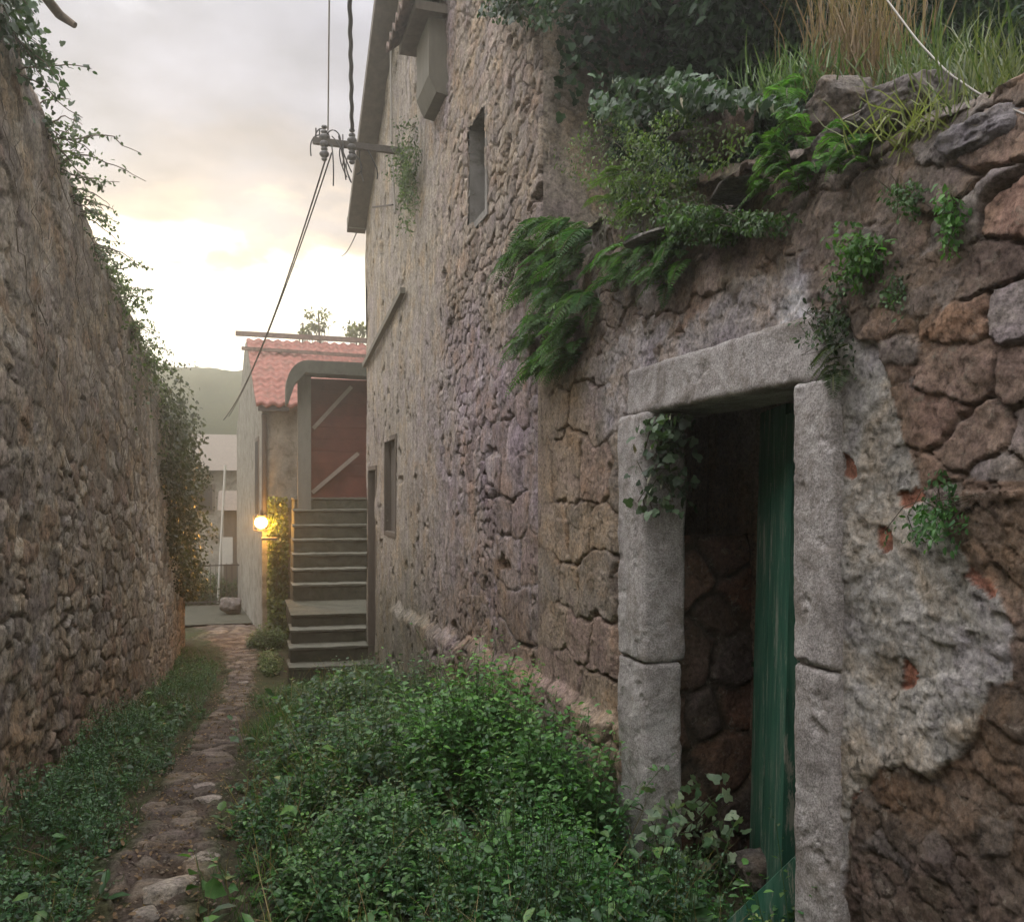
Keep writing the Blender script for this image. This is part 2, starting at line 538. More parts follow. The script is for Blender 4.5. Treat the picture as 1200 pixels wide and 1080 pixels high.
# one wide coarse sheet reaching the horizon
gx, gy = np.meshgrid(np.concatenate([np.linspace(-600, -12, 25), np.linspace(-10, 10, 60), np.linspace(12, 600, 25)]),
                     np.concatenate([np.linspace(-300, -6, 15), np.linspace(-5, 30, 90), np.linspace(32, 900, 40)]), indexing='ij')
Gz = gz(gx, gy) - 0.12
V = np.stack([gx, gy, Gz], -1).reshape(-1, 3)
cc = np.tile(np.array((0.06, 0.065, 0.035)), (len(V), 1))
g = mk('ground', V, grid_faces(*gx.shape), M['soil'], cols=cc)
tag(g, kind='structure')
# fine sheet of the alley (soil between the walls)
us = np.arange(-1.35, 1.8, 0.03); vs = np.concatenate([np.arange(-3, 2, 0.12), np.arange(2, 12, 0.03), np.arange(12, 26, 0.08)])
X, Y = np.meshgrid(us, vs, indexing='ij')
Z = gz(X, Y) + 0.02 * fbm(X * 9, Y * 9, None, 4, 8)
V = np.stack([X, Y, Z], -1).reshape(-1, 3)
n_ = fbm(X * 3, Y * 3, None, 4, 9).ravel()[:, None]
cc = mix(np.array((0.055, 0.045, 0.03)), np.array((0.045, 0.06, 0.025)), np.clip(n_ + .5, 0, 1))
tag(mk('alley_soil', V, grid_faces(*X.shape), M['soil'], cols=cc), kind='structure')
# the trodden path, cobbled with worn flat stones
vs = np.concatenate([np.arange(-3, 2, 0.05), np.arange(2, 10, 0.012), np.arange(10, 20.5, 0.025)]); ts = np.linspace(-1.25, 1.25, 90)
T_, Y = np.meshgrid(ts, vs, indexing='ij')
X = pathc(Y) + T_ * pathw(Y)
wx = X + 0.05 * fbm(X * 5, Y * 5, None, 3, 21); wy = Y + 0.07 * fbm(X * 4, Y * 4, None, 3, 22)
f1, ed, ia, ja = cells(wx, wy, 0.17, 0.12, 0.42, 31)
_, ed2, ia2, ja2 = cells(wx, wy, 0.27, 0.2, 0.42, 33)
pick = sm(fbm(X * 1.2, Y * 1.2, None, 2, 5), -0.1, 0.1)
ed = np.where(pick > .5, ed, ed2); ia = np.where(pick > .5, ia, ia2); ja = np.where(pick > .5, ja, ja2)
idr = _h(ia, ja, 2, 3)
st = sm(ed, 0.06, 0.26)
present = (idr > 0.35).astype(float)
edgef = sm(np.abs(T_) + 0.40 * fbm(X * 3, Y * 3, None, 4, 6), 0.65, 1.05)
hgt = st * present * (0.010 + 0.022 * _h(ia, ja, 4, 3))
Z = gz(X, Y) + 0.012 + hgt * (1 - edgef) + 0.010 * fbm(X * 14, Y * 14, None, 4, 2) - 0.06 * edgef
soilc = mix(np.array((0.075, 0.058, 0.046)), np.array((0.125, 0.098, 0.078)), np.clip(fbm(X * 4, Y * 4, None, 4, 12)[..., None] + .4, 0, 1))
stc = mix(np.array((0.12, 0.10, 0.082)), np.array((0.24, 0.20, 0.16)), _h(ia, ja, 6, 3)[..., None])
cc = mix(soilc, stc, (st * present)[..., None])
mo_ = sm(np.abs(T_) + .6 * fbm(X * 4, Y * 4, None, 4, 13), .45, .9) * .7
cc = mix(cc, np.array((.045, .06, .022)), mo_[..., None]).reshape(-1, 3)
V = np.stack([X, Y, Z], -1).reshape(-1, 3)
tag(mk('path', V, grid_faces(*X.shape), M['soil'], cols=cc), kind='structure')

# ------------------------------------------------------------------ stone walls
def wall_sheet(name, us, z0, H, T, face, sg, sp, stonef, mat, parent=None, hole=None, back=True, lean=0.0):
    """weathered wall running along Y: front at x = face, thickness T away from the alley (sg = +1: alley on the low-x side)"""
    nz_ = int(max(H) / sp) + 1
    tz = np.linspace(0, 1, nz_)
    nt_ = max(3, int(T / (sp * 1.5)))
    rows_front = len(tz)
    U = us[:, None]
    Hc = H[:, None]; Z0 = z0[:, None]
    zf = Z0 + (Hc - Z0) * tz[None, :]
    xf = np.zeros_like(zf)
    nx = np.full_like(zf, -sg * 1.0); nzv = np.zeros_like(zf)
    sv = zf.copy()
    tt = np.linspace(0, 1, nt_ + 1)[1:]
    zt = Hc + 0 * tt[None, :]; xt = sg * T * tt[None, :] + 0 * Hc
    zb_t = np.linspace(0, 1, 8)[1:]
    zb = Hc + (Z0 - Hc) * zb_t[None, :]; xb = sg * T + 0 * zb
    Zs = np.concatenate([zf, zt, zb], 1); Xs = np.concatenate([xf, xt, xb], 1)
    Sv = np.concatenate([sv, Hc + T * tt[None, :], Hc + T + (Hc - zb)], 1)
    NX = np.concatenate([nx, 0 * zt, sg + 0 * zb], 1); NZ = np.concatenate([nzv, 1 + 0 * zt, 0 * zb], 1)
    # round the top edge
    k = rows_front - 1
    NX[:, k] = -sg * .7; NZ[:, k] = .7
    UU = np.broadcast_to(U, Zs.shape).copy()
    h, c = stonef(UU, Sv, Zs)
    Xw = face + Xs + NX * h - sg * lean * 0
    Zw = Zs + NZ * h
    V = np.stack([Xw, UU, Zw], -1).reshape(-1, 3)
    nu, nv = Zs.shape
    keep = np.ones((nu - 1, nv - 1), bool)
    if hole is not None:
        uc = (UU[:-1, :-1] + UU[1:, 1:]) / 2; zc_ = (Zs[:-1, :-1] + Zs[1:, 1:]) / 2
        fr = np.zeros_like(keep); fr[:, :rows_front - 1] = True
        keep &= ~(hole(uc, zc_) & fr)
    F = grid_faces(nu, nv, keep)
    if sg > 0: F = F[:, ::-1]
    # close the two ends
    V2 = []; F2 = []
    base = len(V)
    for e_, row in ((0, 0), (1, nu - 1)):
        idx = row * nv + np.arange(nv)
        st_ = base + len(V2)
        V2 += list(V[idx]); V2.append(V[idx].mean(0)); ce = st_ + nv
        F2.append(np.array([(st_ + i, st_ + (i + 1) % nv, ce) for i in range(nv)]))
    V = np.vstack([V, V2]); c = np.vstack([c.reshape(-1, 3), np.tile(c.reshape(-1, 3).mean(0), (len(V2), 1))])
    return mk(name, V, [F, np.concatenate(F2)], mat, parent, cols=c)

# palette helper
def pal(r, *cs):
    cs = np.array(cs); k = len(cs)
    i = np.clip((r * k).astype(int), 0, k - 1)
    return cs[i]

# ---- left boundary wall
LW0, LW1 = -4.0, 15.4
def lface(y): return -1.15 + 0.15 * sm(y, 4, 14)
us = np.concatenate([np.arange(LW0, 2.5, 0.08), np.arange(2.5, 9, 0.016), np.arange(9, LW1, 0.025)])
def left_f(u, s, z):
    wu = u + 0.07 * fbm(u * 3, s * 3, None, 4, 41); ws = s + 0.06 * fbm(u * 3, s * 3, None, 4, 42)
    ws = ws + 0.11 * np.clip(u - 4, 0, 8)       # courses follow the slope
    f1, ed, ia, ja = cells(wu, ws, 0.34, 0.15, 0.36, 51)
    f1b, edb, ib, jb = cells(wu * 1.0, ws, 0.22, 0.105, 0.38, 52)
    tb = cells.tilt
    small = fbm(u * .9, s * .9, None, 3, 55) > -0.05
    ed = np.where(small, edb * .8, ed); r = np.where(small, _h(ib, jb, 1, 5), _h(ia, ja, 1, 5)); r2 = np.where(small, _h(ib, jb, 2, 6), _h(ia, ja, 2, 6))
    hi = sm(s - (3.2 - 0.1 * np.clip(u - 4, 0, 8)) + 0.7 * fbm(u * .8, s * .8, None, 4, 58), -1.5, .2)   # upper part keeps more of its mortar
    flush = np.clip(hi * .4 + .03 + 0.5 * sm(fbm(u * 1.6, s * 1.6, None, 4, 59), -.1, .4), 0, 1)
    st = sm(ed + .05 * fbm(u * 22, s * 22, None, 3, 46), 0.03, 0.13)
    h = st * (0.004 + 0.016 * r2 + .02 * tb) * (1 - 0.85 * flush) + 0.03 * fbm(u * 2.2, s * 2.2, None, 4, 43) + 0.010 * fbm(u * 14, s * 14, None, 5, 44, .65)
    h = h - 0.022 * (1 - st) * sm(fbm(u * 3, s * 3, None, 3, 47), .05, .35) * (1 - .7 * flush)
    col = 1.15 * pal(r, (0.21, 0.18, 0.145), (0.28, 0.25, 0.205), (0.15, 0.13, 0.11), (0.31, 0.265, 0.21), (0.24, 0.22, 0.195), (0.23, 0.175, 0.135), (0.36, 0.33, 0.28))
    mort = np.array((0.28, 0.245, 0.195)) * (1 + .25 * fbm(u * 7, s * 7, None, 4, 49))[..., None]
    c = mix(mort, col, (st * (1 - .5 * flush))[..., None])
    c = c * (1 - .45 * (sm(ed, .12, .02) * (1 - flush)))[..., None]
    # brownish damp foot
    foot = sm(-(z - gz(0 * u - 1, u)) + 0.9 + 0.5 * fbm(u * 1.5, s * 1.5, None, 3, 61), -0.2, 0.6)
    c = c * mix(np.array((1., 1., 1.)), np.array((0.86, 0.76, 0.68)), foot[..., None])
    return h, c
zt = np.interp(us, [-4, 3, 5, 9.5, 13, 15.4], [4.35, 4.2, 3.95, 3.2, 2.5, 2.0]) + 0.07 * fbm(us * 1.3, us * 0, None, 4, 3)
lw = wall_sheet('garden_wall', us, gz(0 * us - 1.1, us) - 0.3, zt, 0.55, 0, -1, 0.018, left_f, M['leftw'])
# follow the slight bend of the wall
me = lw.data; co = np.empty(len(me.vertices) * 3, np.float32); me.vertices.foreach_get('co', co); co = co.reshape(-1, 3)
co[:, 0] += lface(co[:, 1] + lw.location[1]); me.vertices.foreach_set('co', co.ravel()); me.update()
tag(lw, 'long tall brown rubble stone wall along the left side of the alley', 'wall')

# ---- ruined wall with the doorway (right, near)
DY0, DY1, DZ = 2.06, 2.99, 1.905          # opening
RX = 1.5
ruin_root = empty('ruined_wall', (RX + .2, 2.5, 0), 'overgrown ruined stone wall with pale framed doorway and green door, nearest on the right', 'wall')
def ruin_f(u, s, z):
    wu = u + 0.085 * fbm(u * 4, s * 4, None, 5, 141); ws = s + 0.075 * fbm(u * 4, s * 4, None, 5, 142)
    f1, ed, ia, ja = cells(wu, ws, 0.20, 0.12, 0.38, 151); ta = cells.tilt
    fb, edb, ib, jb = cells(wu, ws, 0.11, 0.07, 0.45, 152)
    # squared blocks next to the far side of the door
    tb = cells.tilt
    fc, edc, ic, jc = cells(wu, ws + .05, 0.34, 0.27, 0.14, 153, 6)
    small = (fbm(u * 1.5, s * 1.5, None, 3, 155) > -0.05) | ((u < 1.75) & (z < 1.35))
    block = (u > 3.22) & (z < 2.2)
    ed = np.where(block, edc, np.where(small, edb * .85, ed))
    r = np.where(block, _h(ic, jc, 1, 5), np.where(small, _h(ib, jb, 1, 5), _h(ia, ja, 1, 5)))
    r2 = np.where(block, _h(ic, jc, 2, 6), np.where(small, _h(ib, jb, 2, 6), _h(ia, ja, 2, 6)))
    st = sm(ed + .07 * fbm(u * 26, s * 26, None, 3, 146), 0.01, 0.085)
    tl = np.where(small, tb * .5, ta)
    flr = np.clip(sm(1.5 - z + .5 * fbm(u * 2, s * 2, None, 4, 148), -.2, .35) * (u < 2.1) * .95 + .2 + .7 * sm(fbm(u * 2.2, s * 2.2, None, 4, 150), -.1, .3), 0, .92) * (1 - block * .6)
    h = st * (0.005 + 0.013 * r2 + .035 * tl) * (1 - .75 * flr) + 0.03 * fbm(u * 2.5, s * 2.5, None, 3, 143) + 0.020 * fbm(u * 8, s * 8, None, 6, 144, .66)
    h = h - 0.032 * (1 - st) * sm(fbm(u * 2.4, s * 2.4, None, 3, 147), -.1, .3) * (1 - flr) - 0.010
    h = np.where(block, h * .5 + st * .008, h)
    h = h + 0.05 * sm(-(z - .62 - .05 * fbm(u * 6, u * 0, None, 3, 5)), -.03, .04) * (u > 3.2)
    h = h - .03 * sm(.06 - np.abs(u - (DY1 + .27)), -.05, .02) * (z < 2)      # beds down towards the jamb
    col = pal(r, (0.25, 0.18, 0.135), (0.31, 0.22, 0.165), (0.26, 0.215, 0.19), (0.32, 0.22, 0.165), (0.20, 0.15, 0.12), (0.30, 0.265, 0.245), (0.27, 0.18, 0.13), (0.36, 0.23, 0.16))
    blockc = pal(r, (0.33, 0.27, 0.21), (0.36, 0.28, 0.21), (0.30, 0.255, 0.21), (0.38, 0.30, 0.23), (0.28, 0.23, 0.19), (0.35, 0.26, 0.21))
    col = np.where(block[..., None], blockc, col)
    greyt = sm(z + .5 * fbm(u * 1.5, s * 1.5, None, 3, 166), 1.95, 2.35)      # upper courses are greyer
    col = mix(col, col.mean(-1, keepdims=True) * np.array((1.12, 1.03, 1.0)), (.65 * greyt)[..., None])
    mort = np.array((0.215, 0.165, 0.125)) * (1 + .45 * fbm(u * 9, s * 9, None, 4, 149))[..., None]
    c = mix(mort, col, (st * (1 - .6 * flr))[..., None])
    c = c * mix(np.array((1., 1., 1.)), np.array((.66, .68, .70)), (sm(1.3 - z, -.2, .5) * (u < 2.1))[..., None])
    h = h + .012 * (u < 2.15) * (z < 1.6)
    # pale render left around the frame
    wv = 0.16 * fbm(u * 4.5, z * 4.5, None, 4, 171)
    zz1 = np.interp(u, [1.30, 1.42, 1.5, 1.6, 1.75, 1.85, 1.92, 2.1], [1.30, 1.20, 1.02, 0.94, 0.95, .80, .3, -.4])
    wv = wv + .05 * fbm(u * 22, z * 22, None, 4, 172)
    zz2 = np.interp(u, [1.30, 1.40, 1.5, 1.62, 1.75, 1.9, 2.1], [1.28, 1.38, 1.47, 1.62, 1.95, 2.05, 2.1])
    inr = sm(z, zz1 - .012 + wv * .5, zz1 + wv * .5) * (1 - sm(z, zz2 + wv * .5, zz2 + .012 + wv * .5)) * (u < 2.12) * sm(u, 1.38 + wv * .5, 1.395 + wv * .5)
    ab = sm(u, 2.0, 2.08) * (1 - sm(u, 3.3 + wv, 3.5 + wv)) * sm(z, 1.8, 1.9) * (1 - sm(z, 2.2 + wv, 2.27 + wv))   # render over the lintel
    pl = np.clip(inr + ab, 0, 1)
    wz_ = .05 * fbm(u * 9, z * 9, None, 4, 182); f4, e4, i4, j4 = cells(u + wz_, z - wz_, 0.12, 0.085, 0.45, 181)
    exposed = (_h(i4, j4, 3, 8) > 0.90) & (f4 < 0.36 + .25 * fbm(u * 20, z * 20, None, 4, 3)) & (inr > .5)
    pc = mix(np.array((0.33, 0.315, 0.285)), np.array((0.50, 0.48, 0.45)), np.clip(.5 + fbm(u * 6, z * 6, None, 5, 173), 0, 1)[..., None])
    pc = mix(pc, np.array((0.40, 0.365, 0.36)) * (1 + .2 * fbm(u * 9, z * 9, None, 4, 177))[..., None], ab[..., None])
    white = np.exp(-(((u - 2.13) / .12) ** 4 + ((z - 2.12) / .17) ** 4)) * sm(fbm(u * 9, z * 6, None, 5, 178), -.35, .15)
    pc = mix(pc, np.array((0.66, 0.65, 0.67)), np.clip(white * 1.4, 0, 1)[..., None])
    hp = -0.004 + 0.009 * fbm(u * 8, z * 8, None, 6, 174, .65) + .005 * sm(fbm(u * 7, z * 9, None, 5, 176), 0, .08) + .0035 * fbm(u * 60, z * 60, None, 2, 179) + 0.006 * fbm(u * 30, z * 30, None, 3, 175)
    hp = np.where(exposed, hp - 0.008, hp)
    pc = np.where(exposed[..., None], np.array((0.36, 0.17, 0.12)) * (1 + .5 * fbm(u * 30, z * 30, None, 3, 8))[..., None], pc)
    h = mix(h, hp, pl); c = mix(c, pc, pl[..., None])
    # moss on the broken top
    ms = sm(z - 2.15 + .7 * fbm(u * 2.2, s * 2.2, None, 4, 191), .15, .5) * sm(u, 2.0, 2.9) * sm(fbm(u * 8, s * 8, None, 3, 192), -.3, .2)
    c = mix(c, np.array((0.10, 0.115, 0.045)), (.7 * ms)[..., None])
    h = h + .02 * ms * fbm(u * 25, s * 25, None, 3, 193)
    h = mix(h, np.maximum(h, .012), sm(u, 4.0, 4.15))
    h = mix(h, -.06, sm(u, 4.30, 4.46))
    top = sm(z, 2.1, 2.7)
    h = h + top * 0.05 * fbm(u * 3.5, s * 3.5, None, 3, 194) - top * top * .03
    return h, c
us = np.concatenate([np.arange(-3, 0.9, 0.05), np.arange(0.9, 4.47, 0.0068)])
zt = np.interp(us, [-3, 1.0, 1.35, 1.8, 2.2, 2.6, 3.0, 3.4, 3.8, 4.25], [2.3, 2.4, 2.42, 2.55, 2.66, 2.72, 2.78, 2.8, 2.9, 3.0]) + 0.10 * fbm(us * 3.3, us * 0 + 1, None, 3, 6)
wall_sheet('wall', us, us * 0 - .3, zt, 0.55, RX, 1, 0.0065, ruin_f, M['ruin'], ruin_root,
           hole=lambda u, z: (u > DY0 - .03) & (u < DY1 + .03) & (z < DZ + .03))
jl = rough_box('door_jamb', (RX - .035, DY1, -.3), (RX + .13, DY1 + .25, 0.93), .007, .010, M['granite'], ruin_root, 1, .018, fr=9)
jl['label'] = 'pale stone block forming the far jamb of the doorway, lower half'
jl = rough_box('door_jamb', (RX - .04, DY1 - .004, 0.934), (RX + .145, DY1 + .245, DZ + .0), .007, .010, M['granite'], ruin_root, 2, .018, fr=9)
jr = rough_box('door_jamb', (RX - .03, DY0 - .17, -.3), (RX + .16, DY0, 1.12), .006, .010, M['granite'], ruin_root, 3, .018, fr=9)
jr = rough_box('door_jamb', (RX - .034, DY0 - .168, 1.124), (RX + .16, DY0 + .002, DZ - .004), .006, .010, M['granite'], ruin_root, 4, .018, fr=9)
li = rough_box('lintel', (RX - .014, DY0 - .11, DZ), (RX + .30, DY1 + .20, DZ + .185), .007, .010, M['granite'], ruin_root, 5, .018, fr=9)
# the dark room behind, its reveal and walls
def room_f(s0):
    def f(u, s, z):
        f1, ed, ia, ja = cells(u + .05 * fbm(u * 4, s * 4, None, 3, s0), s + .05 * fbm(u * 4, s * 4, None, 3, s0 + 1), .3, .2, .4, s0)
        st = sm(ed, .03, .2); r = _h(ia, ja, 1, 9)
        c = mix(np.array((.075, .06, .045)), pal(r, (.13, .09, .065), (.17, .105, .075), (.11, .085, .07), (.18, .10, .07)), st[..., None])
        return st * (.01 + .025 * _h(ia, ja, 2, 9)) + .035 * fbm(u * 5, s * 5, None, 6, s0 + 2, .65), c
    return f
def plane_wall(name, o, du, dv, nu, nv, nrm, f, mat, parent):
    o, du, dv, nrm = [np.array(a, float) for a in (o, du, dv, nrm)]
    U, Vv = np.meshgrid(np.linspace(0, 1, nu), np.linspace(0, 1, nv), indexing='ij')
    lu, lv = np.linalg.norm(du), np.linalg.norm(dv)
    h, c = f(U * lu, Vv * lv, Vv * lv)
    Q = o + U[..., None] * du + Vv[..., None] * dv + h[..., None] * nrm
    F = grid_faces(nu, nv)
    fn = np.cross(du, dv)
    if np.dot(fn, nrm) < 0: F = F[:, ::-1]
    return mk(name, Q.reshape(-1, 3), F, mat, parent, cols=c.reshape(-1, 3))
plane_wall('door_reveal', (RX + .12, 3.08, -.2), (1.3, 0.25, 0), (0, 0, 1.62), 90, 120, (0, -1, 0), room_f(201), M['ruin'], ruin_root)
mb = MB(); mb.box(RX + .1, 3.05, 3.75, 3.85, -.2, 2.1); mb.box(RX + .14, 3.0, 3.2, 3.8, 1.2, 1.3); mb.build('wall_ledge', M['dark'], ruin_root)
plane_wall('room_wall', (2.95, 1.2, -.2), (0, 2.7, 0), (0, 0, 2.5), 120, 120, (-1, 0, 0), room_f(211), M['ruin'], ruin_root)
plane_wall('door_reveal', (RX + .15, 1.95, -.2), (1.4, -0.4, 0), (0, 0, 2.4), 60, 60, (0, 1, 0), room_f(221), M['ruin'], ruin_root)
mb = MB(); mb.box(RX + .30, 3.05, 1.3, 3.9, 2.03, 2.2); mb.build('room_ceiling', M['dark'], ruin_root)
mb = MB(); mb.box(RX - .02, 3.0, 1.5, 3.5, -.05, .05); mb.build('room_floor', M['step'], ruin_root)
# green door leaf, ajar and leaning
door_mat = M['green']
def plank(a, b, z0, z1, th, lean, name, parent, s):
    a, b = np.array(a, float), np.array(b, float)
    d = b - a; L_ = np.linalg.norm(d); d /= L_; n = np.array([-d[1], d[0]])
    def sh(V):
        u, v, z = V[:, 0].copy(), V[:, 1].copy(), V[:, 2].copy()
        x = a[0] + d[0] * u + n[0] * v; y = a[1] + d[1] * u + n[1] * v
        t = (z - z0) / (z1 - z0)
        return np.stack([x + lean[0] * t, y + lean[1] * t, z], -1)
    return rough_box(name, (0, -th / 2, z0), (L_, th / 2, z1), .02, .002, M['green'], parent, s, .004, shear=sh)
A2 = np.array((1.69, 2.38)); B2 = np.array((1.885, 2.90))
dd = (B2 - A2)
door = plank(A2 + dd * .10, A2 + dd * .30, .10, 1.86, .045, (.02, -.05), 'door', ruin_root, 31)
door['label'] = 'weathered green wooden door leaf standing ajar'
for i_, (t0, t1, zb) in enumerate(((.315, .63, .06), (.645, 1.0, .03))):
    pl_ = plank(A2 + dd * t0, A2 + dd * t1, zb, 1.90, .033, (.02, -.05), 'plank', ruin_root, 32 + i_)
    pl_['label'] = 'green upright board of the open door'
br = MB(); br.beam(P(945, 1018, 2.50), P(860, 1098, 2.62), .02, .09); br.build('fallen_board', M['green'], ruin_root)

def boulder(name, c, r, s, mat, label, cat, group=None, n=64, sc=(1, 1, 1), rot=0.0, fr=2.2, amp=.5, base=(0.17, 0.15, 0.135)):
    th, ph = np.meshgrid(np.linspace(0, math.pi, n), np.linspace(0, 2 * math.pi, 2 * n, endpoint=False), indexing='ij')
    D = np.stack([np.sin(th) * np.cos(ph), np.sin(th) * np.sin(ph), np.cos(th)], -1)
    # squarish super-ellipsoid, chipped by planes
    q = D / (np.abs(D) ** 4).sum(-1, keepdims=True) ** .25
    rr = np.ones(th.shape)
    rg = np.random.RandomState(s)
    for k in range(9):
        nn = rg.normal(size=3); nn /= np.linalg.norm(nn); lim = rg.uniform(.72, .95)
        dt = (q * nn).sum(-1)
        rr = np.minimum(rr, np.where(dt > lim, lim / np.maximum(dt, 1e-3), 1))
    q = q * rr[..., None]
    nn_ = fbm(q[..., 0] * fr + s, q[..., 1] * fr, q[..., 2] * fr, 5, s, .55)
    q = q * (1 + amp * .4 * nn_[..., None])
    q = q * np.array(r if hasattr(r, '__len__') else (r, r, r)) * np.array(sc)
    cr_, sr_ = math.cos(rot), math.sin(rot)
    x, y = q[..., 0] * cr_ - q[..., 1] * sr_, q[..., 0] * sr_ + q[..., 1] * cr_
    V = np.stack([x + c[0], y + c[1], q[..., 2] + c[2]], -1).reshape(-1, 3)
    m = 2 * n
    a = np.arange(n - 1)[:, None] * m + np.arange(m)[None, :]
    b = np.arange(n - 1)[:, None] * m + (np.arange(m)[None, :] + 1) % m
    F = np.stack([a, a + m, b + m, b], -1).reshape(-1, 4)
    cc = np.array(base) * (1 + .55 * fbm(V[:, 0] * 7, V[:, 1] * 7, V[:, 2] * 7, 4, s))[:, None]
    o = mk(name, V, F, mat, cols=cc)
    return tag(o, label, cat, group)
def bw(px, py, dx=0.0):
    return W(px, py, RX + dx)
boulder('boulder', bw(985, 122, .20), (.12, .10, .085), 3, M['rock'], 'dark grey boulder beside the dry grass on the ruined wall', 'boulder', 'boulders on the broken wall top')
boulder('boulder', bw(1082, 135, .14), (.14, .13, .07), 5, M['rock'], 'long brown boulder on the wall top left of the pale wire end', 'boulder', 'boulders on the broken wall top', rot=.3)
boulder('boulder', bw(1168, 172, .08), (.10, .12, .055), 8, M['rock'], 'pale lilac-grey boulder in the upper right corner', 'boulder', 'boulders on the broken wall top', base=(.25, .23, .235))
boulder('boulder', bw(850, 155, .12), (.07, .14, .09), 9, M['rock'], 'brown boulder between ferns above the upper slate slab', 'boulder', 'boulders on the broken wall top', base=(.17, .135, .12))
boulder('boulder', bw(1010, 175, .10), (.11, .12, .07), 12, M['rock'], 'small grey stone wedged under the dark boulder', 'boulder', 'boulders on the broken wall top')
for i_, (q_, r_, l_) in enumerate((((1.80, 2.72, .22), .10, 'dark block of rubble just inside the doorway'), ((1.98, 2.86, .34), .09, 'upper block of rubble inside the doorway beside the green door'), ((1.72, 2.9, .12), .08, 'low rubble stone inside the doorway at the far jamb'))):
    boulder('rubble_stone', q_, (r_, r_ * .8, r_ * .7), 400 + i_, M['rock'], l_, 'stone', 'rubble inside the doorway', n=24)
def slab(p, r, s, label, rot=0., tilt=0.):
    boulder('stone_slab', p, r, s, M['rock'], label, 'stone slab', 'thin slabs sticking out of the wall', rot=rot, amp=.15, base=(.22, .21, .19), n=30)
slab(bw(775, 277, -.04), (.08, .17, .010), 21, 'thin slab jutting from the wall just above the middle fern', .2)
slab(bw(868, 222, -.02), (.08, .13, .012), 22, 'flat slab jutting from the wall left of the bright upright fern', -.3)
slab(bw(812, 160, .0), (.05, .09, .010), 23, 'tilted slab near the ivy at the wall top', .9)

# bank of earth behind the ruined wall
us = np.linspace(1.85, 14, 90); vs = np.linspace(-4, 4.3, 70)
X, Y = np.meshgrid(us, vs, indexing='ij')
Z = np.interp(Y, [-4, 1.35, 2.6, 4.3], [2.2, 2.28, 2.55, 2.85]) + 0.16 * (X - 1.8) * (X < 6) + .16 * 4.2 * (X >= 6) + .08 * fbm(X * 2, Y * 2, None, 4, 77)
tag(mk('bank', np.stack([X, Y, Z], -1).reshape(-1, 3), grid_faces(*X.shape), M['soil'], cols=np.tile(np.array((.07, .065, .035)), (X.size, 1))), kind='structure')

